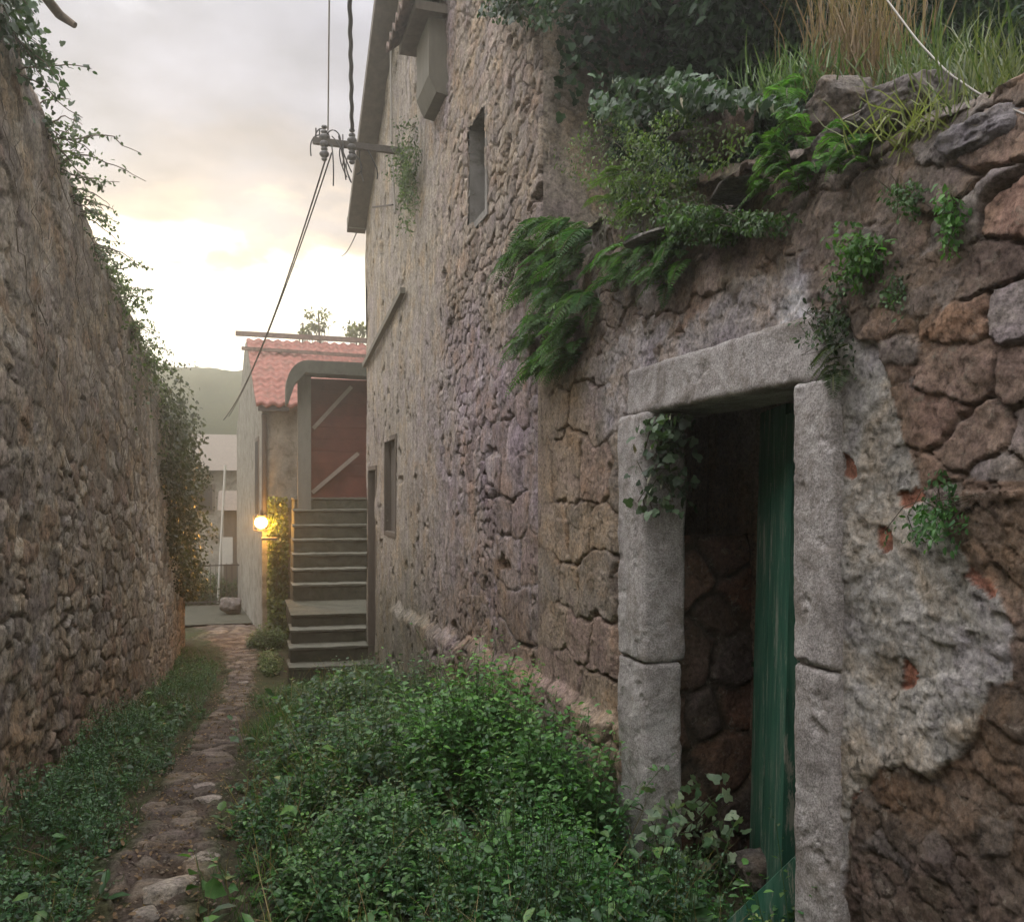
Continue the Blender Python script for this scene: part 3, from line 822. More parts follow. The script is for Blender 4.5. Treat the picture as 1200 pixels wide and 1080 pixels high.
# ------------------------------------------------------------------ tall stone house (right, middle)
HY0, HY1 = 4.25, 11.2
hroot = empty('stone_house', (3.5, 7.7, -.7), 'tall weathered stone house with rough wall and slanted eave against the sky', 'house')
def topz(y): return 5.25 + 0.6 * np.minimum(y - HY0, HY1 - y)
def house_f(u, s, z):
    wu = u + 0.09 * fbm(u * 2.5, s * 2.5, None, 4, 241); ws = s + 0.08 * fbm(u * 2.5, s * 2.5, None, 4, 242)
    f1, ed, ia, ja = cells(wu, ws, 0.30, 0.20, 0.40, 251)
    ta = cells.tilt
    fb, edb, ib, jb = cells(wu, ws, 0.13, 0.085, 0.45, 252); tb = cells.tilt
    fc, edc, ic, jc = cells(wu, ws + .03, 0.36, 0.27, 0.14, 253, 6)
    small = fbm(u * .8, s * .8, None, 3, 255) > -0.25
    block = (z + .25 * fbm(u * 2, s * 2, None, 2, 4) < 1.75) & (u < 5.1)
    ed = np.where(block, edc, np.where(small, edb * .85, ed))
    r = np.where(block, _h(ic, jc, 1, 7), np.where(small, _h(ib, jb, 1, 7), _h(ia, ja, 1, 7)))
    r2 = np.where(block, _h(ic, jc, 2, 7), np.where(small, _h(ib, jb, 2, 7), _h(ia, ja, 2, 7)))
    st = sm(ed + .06 * fbm(u * 20, s * 20, None, 3, 246), 0.01, 0.09)
    # old render flush over the stones further along; rough and pitted nearer
    flush = sm(u + 1.2 * fbm(u * .7, s * .7, None, 3, 261), 5.6, 8.4)
    flush = np.clip(flush + .5 * sm(fbm(u * 1.4, s * 1.4, None, 4, 262), .1, .5), 0, 1) * (1 - block)
    h = st * (0.005 + 0.010 * r2 + .012 * np.where(small, tb, ta)) * (1 - .8 * flush) + 0.03 * fbm(u * 1.5, s * 1.5, None, 3, 243) + 0.010 * fbm(u * 8, s * 8, None, 6, 244, .72) * (1 - .4 * flush)
    pits = sm(fbm(u * 7, s * 7, None, 4, 247), .40, .5) * (1 - .5 * flush)
    h = h - 0.05 * pits - .045 * (1 - st) * sm(fbm(u * 2, s * 2, None, 3, 248), -.1, .25) * (1 - flush)
    # battered foot, projecting ledge
    h = h + 0.07 * sm(-(z - np.interp(u, [4, 11], [.62, .30]) - .07 * fbm(u * 3, u * 0, None, 4, 9)), -.05, .06) * (1 - sm(u, 8.5, 9.5))
    tan = np.array((1.24, 1.26, 1.36)) * pal(r, (0.30, 0.25, 0.19), (0.26, 0.215, 0.17), (0.35, 0.29, 0.22), (0.24, 0.20, 0.165), (0.31, 0.245, 0.19))
    lil = 1.2 * pal(r, (0.265, 0.225, 0.215), (0.31, 0.265, 0.26), (0.235, 0.195, 0.19), (0.28, 0.225, 0.205), (0.34, 0.30, 0.29))
    brn = 1.2 * pal(r, (0.24, 0.19, 0.145), (0.27, 0.205, 0.15), (0.21, 0.165, 0.13), (0.29, 0.225, 0.165), (0.25, 0.20, 0.165))
    tl = sm(fbm(u * .55 + 3, s * .55, None, 3, 263) + .25 * sm(z, 3.5, 1.8) * (u > 5.5) - .12, -.15, .2)
    c = mix(tan, lil * np.array((1.03, .99, 1.03)), tl[..., None])
    low = sm(-z + .5 * fbm(u * .9, s * .9, None, 3, 264), -1.6, -.4)
    c = mix(c, brn * np.array((.92, .9, .86)), (.8 * low)[..., None])
    mort = 1.2 * mix(np.array((0.28, 0.235, 0.18)), np.array((0.30, 0.26, 0.255)), tl[..., None]) * (1 + .2 * fbm(u * 7, s * 7, None, 4, 249))[..., None]
    mort = mix(mort, np.array((0.39, 0.35, 0.29)) * (1 + .15 * fbm(u * 3, s * 3, None, 4, 250))[..., None], flush[..., None])
    c = mix(mort, c, (st * (1 - .8 * flush))[..., None])
    gr = sm(-z + .6 * fbm(u * 1.1, s * 1.4, None, 4, 268), -1.2, -.2) * sm(u, 6, 7.5) * .55        # green algae low down
    c = mix(c, np.array((0.12, 0.125, 0.085)), gr[..., None])
    c = c * (1 - .35 * pits)[..., None]
    h = mix(-.03, h, sm(u, HY0, HY0 + .17) * (z < 2.95) + sm(u, HY0, HY0 + .04) * (z >= 2.95))
    return h, c
us = np.concatenate([np.arange(HY0, 8, 0.013), np.arange(8, HY1 + .01, 0.018)])
WINS = [(W(574.5, 120)[1] - .0, W(556, 120)[1] + .30, 3.36, 4.12)]
wy0, wy1, wz0, wz1 = 5.40, 5.80, 3.45, 4.13
s1y0, s1y1 = W(463, 600)[1], W(451, 600)[1]
d1y0, d1y1 = W(440, 600)[1], 11.02
def hhole(u, z):
    return ((u > wy0) & (u < wy1) & (z > wz0) & (z < wz1)) | ((u > s1y0) & (u < s1y1) & (z > 1.15) & (z < 2.15)) | ((u > d1y0) & (u < d1y1) & (z > -.9) & (z < 1.86))
wall_sheet('wall', us, gz(1.4 + 0 * us, us) - .4, topz(us), 0.5, RX, 1, 0.014, house_f, M['house'], hroot, hole=hhole)
# gable end facing the camera, and the rest of the body
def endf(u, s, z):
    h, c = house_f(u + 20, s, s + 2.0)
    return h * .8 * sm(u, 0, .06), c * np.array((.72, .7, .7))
plane_wall('end_wall', (RX - .004, HY0 - .003, 1.8), (5.6, 0, 0), (0, 0, 3.6), 340, 220, (0, -1, 0), endf, M['house'], hroot)
mb = MB(); mb.box(RX + .45, 7.1, HY0 + .08, HY1, -1.2, 5.2); mb.build('house_body', M['concrete'], hroot)
# roof: slope down to the far eave with overhanging verge
ym = (HY0 + HY1) / 2; zr = 5.25 + .6 * (HY1 - HY0) / 2
def roof_sheet(mb, x0, x1, ya, za, yb, zb, th):
    mb.prism([(x0, ya, za), (x0, yb, zb), (x0, yb, zb - th), (x0, ya, za - th)], (x1 - x0, 0, 0))
mb = MB()
roof_sheet(mb, 1.30, 7.4, ym, zr + .16, HY1 + .14, 5.25 + .03, .12)
roof_sheet(mb, 1.30, 7.4, ym, zr + .16, HY0 - .3, 5.0, .12)
ro = mb.build('roof', M['oldtile'], hroot)
mb = MB()
mb.prism([(1.26, ym, zr + .02), (1.26, HY1 + .10, 5.12), (1.26, HY1 + .10, 4.98), (1.26, ym, zr - .12)], (.235, 0, 0))
mb.build('verge_board', M['wood'], hroot)
mb = MB(); mb.box(1.27, 1.50, HY1 + .02, HY1 + .22, 5.02, 5.20); mb.build('eave_corner', M['concrete'], hroot)
# slit window with grey reveal
def recess(y0, y1, z0, z1, dep, mat, back, nm='window', bnm='pane'):
    mb = MB(); t = .05
    x0, x1 = RX - .005, RX + dep
    mb.box(x0, x1, y0 - t, y0, z0 - t, z1 + t); mb.box(x0, x1, y1, y1 + t, z0 - t, z1 + t)
    mb.box(x0 + .002, x1, y0, y1, z1, z1 + t); mb.box(x0 + .002, x1, y0, y1, z0 - t, z0)
    f = mb.build(nm, mat, hroot)
    b_ = MB(); b_.box(x1 - .03, x1, y0, y1, z0, z1); b_.build(bnm, back, f)
    return f
recess(wy0, wy1, wz0, wz1, .30, M['concrete'], M['dark'])
recess(s1y0, s1y1, 1.15, 2.15, .10, M['wood'], M['wood'], 'window', 'shutter')
recess(d1y0, d1y1, -.9, 1.86, .12, M['wood'], M['wood'], 'door_frame', 'door')
# tiled cap on the rendered chimney breast
cb = np.array([1.5, 6.72, 0])
mb = MB()
mb.prism([(1.55, 6.55, 5.35), (1.36, 6.55, 5.35), (1.36, 6.55, 4.85), (1.42, 6.55, 4.72), (1.55, 6.55, 4.7)], (0, .5, 0))
mb.build('chimney_breast', M['post'], hroot)
nu, nv = 60, 60
U, Vv = np.meshgrid(np.linspace(0, 1, nu), np.linspace(0, 1, nv), indexing='ij')
yy = 6.42 + U * .85; xx = 1.56 - Vv * .42; zz = 5.66 - Vv * .28 + .035 * np.sin(U * 2 * math.pi * 5.5) - .02 * ((Vv * 3) % 1)
top = np.stack([xx, yy, zz], -1).reshape(-1, 3); bot = top - np.array((0, 0, .035))
f = grid_faces(nu, nv)
ring = np.concatenate([np.arange(nv), (np.arange(1, nu)) * nv + nv - 1, (nu - 1) * nv + np.arange(nv - 2, -1, -1), np.arange(nu - 2, 0, -1) * nv])
rf = np.array([(ring[i], ring[(i + 1) % len(ring)], ring[(i + 1) % len(ring)] + nu * nv, ring[i] + nu * nv) for i in range(len(ring))])
mk('tiled_cap', np.vstack([top, bot]), [f, f[:, ::-1] + nu * nv, rf], M['oldtile'], hroot)
mb = MB(); mb.box(1.24, 1.5, 6.47, 7.2, 5.30, 5.37); mb.build('cap_soffit', M['wood'], hroot)
# sloping flashing strip and conduit
a, b = W(472, 340, 1.46), W(427, 428, 1.46)
mb = MB(); mb.beam(a, b, .05, .06); mb.build('flashing_strip', M['post'], hroot)
mb = MB(); q = [W(457, -60, 1.455), W(458, 60, 1.455), W(459, 175, 1.455), W(463, 250, 1.455)]; mb.tube(q, .012); mb.build('conduit', M['wire'], hroot)
mb = MB(); q = [W(437, 243, 1.45), W(460, 240, 1.45)]; mb.tube(q, .01); mb.build('iron_rod', M['metal'], hroot)

# ------------------------------------------------------------------ cable bracket and cables
wb = W(475, 178, 1.52); eb = P(367, 165, 8.5)
br_root = empty('cable_bracket', tuple(wb), 'rusty iron bracket with insulators sticking out from the stone house', 'cable bracket')
mb = MB(); mb.beam(wb, eb, .05, .06); mb.build('arm', M['metal'], br_root)
def on_arm(t, dz=0.0):
    p = np.array(wb) + (np.array(eb) - wb) * t; p = p.copy(); p[2] += dz; return p
ins = []
for t in (.88, .58):
    mb = MB(); c = on_arm(t)
    for k, (dz, r) in enumerate(((-.17, .03), (-.12, .05), (-.07, .035), (-.02, .05), (.05, .05), (.10, .035), (.15, .03))):
        mb.ball(c + np.array((0, 0, dz)), r, sc=(1, 1, .7))
    mb.build('insulator', M['ceramic'], br_root, True)
rg = np.random.RandomState(3)
mb = MB()
for k in range(11):
    t0 = rg.uniform(.45, .95); a = on_arm(t0, rg.uniform(-.05, .12)); b = on_arm(t0 + rg.uniform(-.25, .12), rg.uniform(-.45, -.1))
    m_ = (a + b) / 2 + rg.normal(size=3) * .09
    ts_ = np.linspace(0, 1, 12)[:, None]
    mb.tube((1 - ts_) ** 2 * a + 2 * ts_ * (1 - ts_) * m_ + ts_ ** 2 * b, .007, 5)
for t in (.97, .93):
    p = on_arm(t, .0); mb.tube([p, p + np.array((0, 0, .13))], .008, 5)
for t in (.90, .78):
    a = on_arm(t, .03); ts_ = np.linspace(0, math.pi, 12)
    mb.tube([a + np.array((.07 * math.cos(v_), 0, .10 * math.sin(v_))) for v_ in ts_], .007, 5)
mb.build('jumper_wires', M['cable'], br_root, True)
def cable(name, a, b, sag, r, mat, label, cat='cable', n=30, wob=0.0, group=None):
    a, b = np.array(a), np.array(b)
    t = np.linspace(0, 1, n)[:, None]
    q = a + (b - a) * t; q[:, 2] -= (sag * 4 * t * (1 - t))[:, 0]
    q = q + wob * np.stack([np.sin(t[:, 0] * 60), np.cos(t[:, 0] * 60), 0 * t[:, 0]], -1)
    mb = MB(); mb.tube(q, r, 6)
    return tag(mb.build(name, mat, None, True), label, cat, group)
cable('overhead_cable', on_arm(.58, .15), P(408, -120, 6.2), 0, .019, M['cable'], 'thick twisted black cable rising from the bracket to the top of the picture', n=90, wob=.004)
cable('overhead_cable', on_arm(.84, .12), P(387, -120, 6.2), 0, .007, M['wire'], 'thin pale cable rising straight up from the bracket tip')
hk = P(262, 492, 16.2)
cable('overhead_cable', on_arm(.86, -.15), hk, .35, .009, M['cable'], 'thick cable sagging from the bracket down to the red roofed house')
cable('overhead_cable', on_arm(.80, -.1), P(268, 488, 17), .25, .008, M['cable'], 'thin cable sagging beside the thick one towards the red roofed house')
cable('overhead_cable', P(422, 262, 11.4), P(400, 300, 20), .1, .010, M['cable'], 'short thin wire leaving from under the far eave corner')

# ------------------------------------------------------------------ stairs
stx = empty('staircase', (1.0, 10.7, -.7), 'old steep stone staircase climbing beside the tall stone house', 'staircase')
ST = [(10.50, 781.5, 340), (10.78, 758.6, 340.5), (11.06, 738, 341.5), (11.34, 720, 342)]
UP = [(12.75, 685), (13.03, 667), (13.31, 649), (13.59, 632), (13.87, 615), (14.15, 597), (14.43, 583)]
seq = []
for d, py, pl_ in ST: seq.append((d, EYE - (py - HOR) / FPX * d, pl_))
for i, (d, py) in enumerate(UP): seq.append((d, EYE - (py - HOR) / FPX * d, 343.5 + .2 * i))
prev = -1.2
SK = -.10
for i, (d, z, pxl) in enumerate(seq):
    pL = P(pxl, 600, d); xl = pL[0]; yf = pL[1]
    xr = 1.56 if yf < 11.6 else 2.6
    dn = seq[i + 1][0] - d if i + 1 < len(seq) else 1.6
    def shr(V, yf=yf, xl=xl):
        V = V.copy(); V[:, 1] += SK * (V[:, 0] - xl); return V
    ov = .35 if i < 4 else .6
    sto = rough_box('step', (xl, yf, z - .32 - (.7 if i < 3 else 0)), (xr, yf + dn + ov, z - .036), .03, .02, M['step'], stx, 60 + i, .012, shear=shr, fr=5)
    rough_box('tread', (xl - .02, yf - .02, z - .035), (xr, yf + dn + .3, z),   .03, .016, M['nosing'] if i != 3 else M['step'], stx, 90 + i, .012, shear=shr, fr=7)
xl4 = P(343, 600, 12.9)[0]
mb = MB(); mb.prism([(xl4 - .05, 11.0, -1.3), (xl4 + .2, 15.3, -1.3), (2.4, 15.3, -1.3), (2.4, 11.45, -1.3)], (0, 0, .45)); mb.build('stair_base', M['concrete'], stx)
mb = MB(); mb.prism([(.84, 13.0, -1.1), (.84, 15.4, -1.1), (.84, 15.4, .9), (.84, 14.9, .9), (.84, 13.2, -.35)], (1.5, 0, 0)); mb.build('stair_core', M['concrete'], stx)

# ------------------------------------------------------------------ boarded porch at the head of the stairs
px_root = empty('boarded_porch', (1.5, 14.9, 1.48), 'boarded red brown porch with two pale diagonal braces at the stair head', 'porch')
mb = MB()
x0, x1 = P(363, 500, 14.75)[0], 2.6
for k in range(10):
    z0 = 1.45 + k * .207; mb.box(x0, x1, 14.92 + .004 * (k % 2), 14.955, z0, z0 + .2035)
mb.box(x0 + .01, x1, 14.955, 14.97, 1.45, 3.5)
mb.build('boarding', M['boards'], px_root)
def brace(a, b):
    mb = MB(); mb.beam(a, b, .065, .03, up=(0, -1, 0.01)); mb.build('brace', M['brace'], px_root)
brace(P(367, 502, 14.55), P(412, 453, 14.68)); brace(P(366, 577, 14.55), P(420, 531, 14.68))
mb = MB(); mb.box(P(348, 500, 14.6)[0], P(363.5, 500, 14.6)[0], 14.74, 14.9, 1.2, 3.62); mb.build('post', M['post'], px_root)
xa, xb = P(334, 460, 14.4)[0], P(352, 440, 14.4)[0]
poly = [(xa + .03, 14.35, 3.02), (xa, 14.35, 3.02)]
for k in range(0, 10):
    an = math.pi - (math.pi / 2) * k / 9
    poly.append((xa + .34 + .34 * math.cos(an), 14.35, 3.30 + .44 * math.sin(an)))
poly += [(2.9, 14.35, 3.74), (2.9, 14.35, 3.50), (xa + .30, 14.35, 3.54), (xa + .14, 14.35, 3.36)]
# canopy outline is extruded backwards as a quad strip (solid sheet with a thick front fascia)
n_out = len(poly)
V = np.array(poly); V2 = V + np.array((0, .55, 0))
fr = np.array([(i, (i + 1) % n_out, n_out + (i + 1) % n_out, n_out + i) for i in range(n_out)])
me_ = bpy.data.meshes.new('canopy')
me_.from_pydata([tuple(p - np.array((1.5, 14.9, 1.48))) for p in np.vstack([V, V2])], [], [tuple(f) for f in fr.tolist()] + [tuple(range(n_out))[::-1], tuple(range(n_out, 2 * n_out))])
me_.materials.append(M['sheet']); co_ = bpy.data.objects.new('canopy', me_); COL.objects.link(co_); co_.parent = px_root

# ------------------------------------------------------------------ red roofed house
rr = empty('red_roofed_house', (1.5, 17.5, -1.1), 'small rendered house with faded red tiled roof beyond the stairs', 'house')
mb = MB()
C = [(.27, 15.75), (4.6, 15.75), (4.6, 22), (-.22, 22.0)]
mb.prism([(x, y, -1.5) for x, y in C], (0, 0, 4.62))
# gable triangle on the alley side
mb.addraw([(.27, 15.75, 3.12), (-.02, 19.0, 4.75), (-.22, 22.0, 3.12), (.5, 15.75, 3.12), (.3, 19.0, 4.75), (0, 22, 3.12)],
          [np.array([(0, 1, 2), (3, 5, 4)]), np.array([(0, 3, 4, 1), (1, 4, 5, 2)])])
mb.build('wall', M['pale'], rr)
# tiled slope facing the camera
nu, nv = 420, 120
U, Vv = np.meshgrid(np.linspace(0, 1, nu), np.linspace(0, 1, nv), indexing='ij')
xl = .17 + (-.0 - .17) * Vv
xx = xl + U * (4.8 - xl); yy = 15.5 + Vv * 3.55; zz = 3.12 + Vv * 1.70
zz = zz + .022 * np.sin(xx / .2 * 2 * math.pi) - .035 * ((Vv * 12) % 1) + .02 + .015 * fbm(xx * 6, np.floor(Vv * 12), None, 2, 4)
top = np.stack([xx, yy, zz], -1).reshape(-1, 3); bot = top - np.array((0, 0, .07))
f = grid_faces(nu, nv)
ring = np.concatenate([np.arange(nv), (np.arange(1, nu)) * nv + nv - 1, (nu - 1) * nv + np.arange(nv - 2, -1, -1), np.arange(nu - 2, 0, -1) * nv])
rf = np.array([(ring[i], ring[(i + 1) % len(ring)], ring[(i + 1) % len(ring)] + nu * nv, ring[i] + nu * nv) for i in range(len(ring))])
mk('roof', np.vstack([top, bot]), [f, f[:, ::-1] + nu * nv, rf], M['redtile'], rr)
mb = MB(); mb.prism([(-.0, 19.05, 4.80), (-.2, 22.3, 3.1), (-.2, 22.3, 3.03), (-.0, 19.05, 4.73)], (4.8, 0, 0)); mb.build('roof', M['redtile'], rr)
mb = MB(); mb.beam(P(276, 390.5, 18.4), P(470, 401.5, 19.2), .10, .10); mb.build('ridge_cap', M['oldtile'], rr)
mb = MB(); mb.beam(P(283, 408, 17.4), P(470, 420, 18.0), .05, .07); mb.build('roof_rail', M['oldtile'], rr)
mb = MB(); mb.tube([(.3, 15.60, 2.95), (.31, 15.66, 2.75), (.31, 15.68, 1.2), (.30, 15.68, .95)], .05, 10); mb.build('drainpipe', M['metal'], rr, True)
mb = MB(); mb.box(.2, .72, 15.52, 15.62, 3.0, 3.12); mb.build('gutter', M['metal'], rr)
# narrow window on the alley side
def side(y): return .27 + (-.49) * (y - 15.75) / 6.25
mb = MB(); mb.prism([(side(16.3) - .015, 16.3, 1.1), (side(17.0) - .015, 17.0, 1.1), (side(17.0) - .015, 17.0, 2.6), (side(16.3) - .015, 16.3, 2.6)], (.05, 0, 0)); fr_ = mb.build('window', M['wood'], rr)
mb = MB(); mb.prism([(side(16.38) - .02, 16.38, 1.18), (side(16.92) - .02, 16.92, 1.18), (side(16.92) - .02, 16.92, 2.52), (side(16.38) - .02, 16.38, 2.52)], (.05, 0, 0)); mb.build('pane', M['dark'], fr_)
# lamp at the corner
lc = P(306, 612, 15.0)
lr = empty('wall_lamp', (float(lc[0]), 15.7, float(lc[2])), 'glowing orange lamp on the corner of the red roofed house', 'lamp')
mb = MB(); mb.ball(lc, .11, 16, 12); mb.build('bulb', emit_mat('lamp_glow', (1.0, 0.50, 0.09), 30.0), lr, True)
mb = MB()
for a_ in np.linspace(0, 2 * math.pi, 6, endpoint=False):
    c_, s_ = math.cos(a_) * .125, math.sin(a_) * .125
    mb.tube([lc + (c_, s_, -.14), lc + (c_, s_, .14)], .006, 5)
mb.tube([lc + (.125 * math.cos(a_), .125 * math.sin(a_), -.14) for a_ in np.linspace(0, 2 * math.pi, 13)], .007, 5)
mb.build('cage', M['metal'], lr)
mb = MB(); mb.tube([lc + (0, .0, .12), lc + (0, .02, .2), (lc[0], 15.72, lc[2] + .22)], .015, 8)
mb.prism([lc + np.array((.11 * math.cos(a), .11 * math.sin(a), .09)) for a in np.linspace(0, 2 * math.pi, 12, endpoint=False)], (0, 0, .03)); mb.build('bracket', M['metal'], lr)
mb = MB(); mb.box(lc[0] + .0, lc[0] + .26, 15.2, 15.4, lc[2] - .29, lc[2] - .25); mb.build('shelf', M['wood'], lr)
pd = bpy.data.lights.new('lamp_light', 'POINT'); pd.energy = 75; pd.color = (1.0, .47, .10); pd.shadow_soft_size = .09
po = bpy.data.objects.new('lamp_light', pd); COL.objects.link(po); po.parent = lr; po.location = (0.02, -.95 , -.02)
po.location = (float(lc[0] - lr.location[0]), float(lc[1] - lr.location[1] - .16), 0.0)
lc2 = P(334, 517, 15.3)
mb = MB(); mb.ball(lc2, .03); o = mb.build('porch_light', emit_mat('small_glow', (1, .9, .65), 6), None, True)
tag(o, 'tiny white light on the rendered wall left of the porch', 'light')
# block at the corner foot
boulder('stone_block', P(270, 715, 18.3) + (0, 0, .1), (.22, .2, .17), 77, M['rock'], 'rough block by the far corner of the red roofed house', 'stone block')

# ------------------------------------------------------------------ the far end of the alley
far = empty('pale_house', (-1.5, 30, -1.2), 'pale distant house with one dark window at the end of the alley', 'house')
mb = MB(); mb.box(-6.5, 1.6, 29, 35, -1.5, 2.3); mb.build('wall', M['pale'], far)
mb = MB(); mb.prism([(-6.8, 28.6, 2.25), (-6.8, 32, 3.6), (-6.8, 35.4, 2.25)], (8.8, 0, 0)); mb.build('roof', M['wood'], far)
wc = P(240, 583, 28.8); mb = MB(); mb.box(wc[0] - .38, wc[0] + .38, 28.93, 29.04, wc[2] - .45, wc[2] + .45); f_ = mb.build('window', M['wood'], far)
mb = MB(); mb.box(wc[0] - .3, wc[0] + .3, 28.9, 29.0, wc[2] - .38, wc[2] + .38); mb.build('pane', M['dark'], f_)
shed = empty('stone_shed', (0, 23.6, -1.2), 'low dark shed behind the white pole with a pitched roof', 'shed')
mb = MB(); mb.box(-.55, 1.9, 23.2, 25, -1.5, 1.15); mb.build('wall', M['wood'], shed)
mb = MB(); mb.prism([(-.7, 23.0, 1.1), (-.7, 24.1, 1.6), (-.7, 25.2, 1.1)], (2.8, 0, 0)); mb.build('roof', M['wood'], shed)
a, b = P(255, 706, 20.5), P(264, 545, 20.5); a[2] = -1.2
mb = MB(); mb.tube([a, b], .03, 10); tag(mb.build('pole', M['white'], None, True), 'thin white leaning pole at the end of the alley', 'pole')
c_ = P(266.5, 645, 20.3); mb = MB(); mb.box(c_[0] - .12, c_[0] + .12, c_[1] - .02, c_[1] + .0, c_[2] - .32, c_[2] + .32); tag(mb.build('board', M['white']), 'blank pale upright board beside the white pole', 'board')
# fence of thin bars
fx = empty('wire_fence', (-1.0, 21.2, -1.15), 'dark metal fence in front of the distant house', 'fence')
mb = MB()
for k in range(40):
    x = -3.2 + k * .12; mb.beam((x, 21.2, -1.15), (x, 21.2, -.1), .014, .014, up=(0, 1, 0))
for z in (-1.0, -.15): mb.beam((-3.2, 21.2, z), (1.5, 21.2, z), .03, .03)
mb.build('railings', M['metal'], fx)
# pale concrete apron in front of the fence
X, Y = np.meshgrid(np.linspace(-2.6, .3, 30), np.linspace(17.6, 21, 30), indexing='ij')
tag(mk('pavement', np.stack([X, Y, gz(X, Y) + .05 + .004 * fbm(X * 5, Y * 5)], -1).reshape(-1, 3), grid_faces(30, 30), M['step'], cols=None), kind='structure')

# hills
us = np.linspace(-80, 80, 330); vs = np.linspace(38, 100, 150)
X, Y = np.meshgrid(us, vs, indexing='ij')
Zh = -2.5 + 11.6 * sm(Y, 40, 56) 
Zh = Zh + .35 * fbm(X * .35, Y * .35, None, 4, 15) + .30 * fbm(X * 1.3, Y * 1.3, None, 3, 18)
cc = mix(np.array((.022, .032, .012)), np.array((.045, .052, .022)), np.clip(.5 + fbm(X * .5, Y * .5, None, 4, 16), 0, 1)[..., None]).reshape(-1, 3)
tag(mk('hills', np.stack([X, Y, Zh], -1).reshape(-1, 3), grid_faces(*X.shape), M['soil'], cols=cc), kind='structure')

# ------------------------------------------------------------------ plants
LEAF4 = (np.array([(0, 0, 0), (.45, .5, .10), (1, 0, -.06), (.45, -.5, .10)]), np.array([(0, 2, 1), (0, 3, 2)]))
LEAF6 = (np.array([(0, 0, 0), (.28, .42, .07), (.68, .36, .03), (1, 0, -.16), (.68, -.36, .03), (.28, -.42, .07), (.5, 0, -.03)]),
         np.array([(0, 6, 1), (1, 6, 2), (2, 6, 3), (3, 6, 4), (4, 6, 5), (5, 6, 0)])[:, ::-1])
IVY = (np.array([(0, 0, 0), (-.12, .30, .03), (.18, .55, .0), (.42, .34, .05), (.66, .34, .0), (1, 0, -.1), (.66, -.34, 0), (.42, -.34, .05), (.18, -.55, 0), (-.12, -.30, .03), (.4, 0, 0)]),
       np.array([(i, 10, (i + 1) % 10) for i in range(10)])[:, ::-1])
BLADE = (np.array([(0, -.5, 0), (0, .5, 0), (.5, .38, .06), (.5, -.38, .06), (.8, .2, -.02), (.8, -.2, -.02), (1, 0, -.16)]),
         [np.array([(0, 1, 2, 3), (3, 2, 4, 5)]), np.array([(5, 4, 6)])])
def unit(v): return v / np.maximum(np.linalg.norm(v, axis=-1, keepdims=True), 1e-9)
def leaves(Pn, D, Nn, Ln, Wn, tpl, col):
    T, F = tpl
    if not isinstance(F, list): F = [F]
    D = unit(D); S = unit(np.cross(D, Nn)); Nn = np.cross(S, D)
    n, k = len(Pn), len(T)
    V = (Pn[:, None] + T[None, :, 0, None] * (Ln[:, None, None] * D[:, None]) + T[None, :, 1, None] * (Wn[:, None, None] * S[:, None])
         + T[None, :, 2, None] * (Ln[:, None, None] * Nn[:, None]))
    off = (np.arange(n) * k)[:, None, None]
    Fs = [(f[None] + off).reshape(-1, f.shape[1]) for f in F]
    return V.reshape(-1, 3), Fs, np.repeat(col, k, 0)
def join(parts):
    V, F3, F4, C = [], [], [], []; n = 0
    for v, fs, c in parts:
        for f in fs: (F3 if f.shape[1] == 3 else F4).append(f + n)
        V.append(v); C.append(c); n += len(v)
    F = []
    if F3: F.append(np.concatenate(F3))
    if F4: F.append(np.concatenate(F4))
    return np.concatenate(V), F, np.concatenate(C)
def tcol(rg, n, a, b, jit=.25):
    t = rg.rand(n)[:, None]
    return np.array(a) * (1 - t) + np.array(b) * t * 1.0 * (1 + jit * (rg.rand(n)[:, None] - .5))
def tubes(strands, r, n=4):
    """many thin stems quickly: strands (S,K,3)"""
    S, K, _ = strands.shape
    t = unit(np.gradient(strands, axis=1))
    ref = np.where(np.abs(t[..., 2:3]) < .9, np.array([0, 0, 1.]), np.array([1., 0, 0]))
    a = unit(np.cross(t, ref)); b = np.cross(t, a)
    an = np.arange(n) * 2 * math.pi / n
    rr_ = np.broadcast_to(np.asarray(r), (S, K))[..., None, None]
    V = strands[:, :, None] + rr_ * (np.cos(an)[None, None, :, None] * a[:, :, None] + np.sin(an)[None, None, :, None] * b[:, :, None])
    i = np.arange(S)[:, None, None] * K * n + np.arange(K - 1)[None, :, None] * n
    j = np.arange(n)[None, None, :]; j2 = (j + 1) % n
    F = np.stack([i + j, i + j2, i + n + j2, i + n + j], -1).reshape(-1, 4)
    return V.reshape(-1, 3), [F]
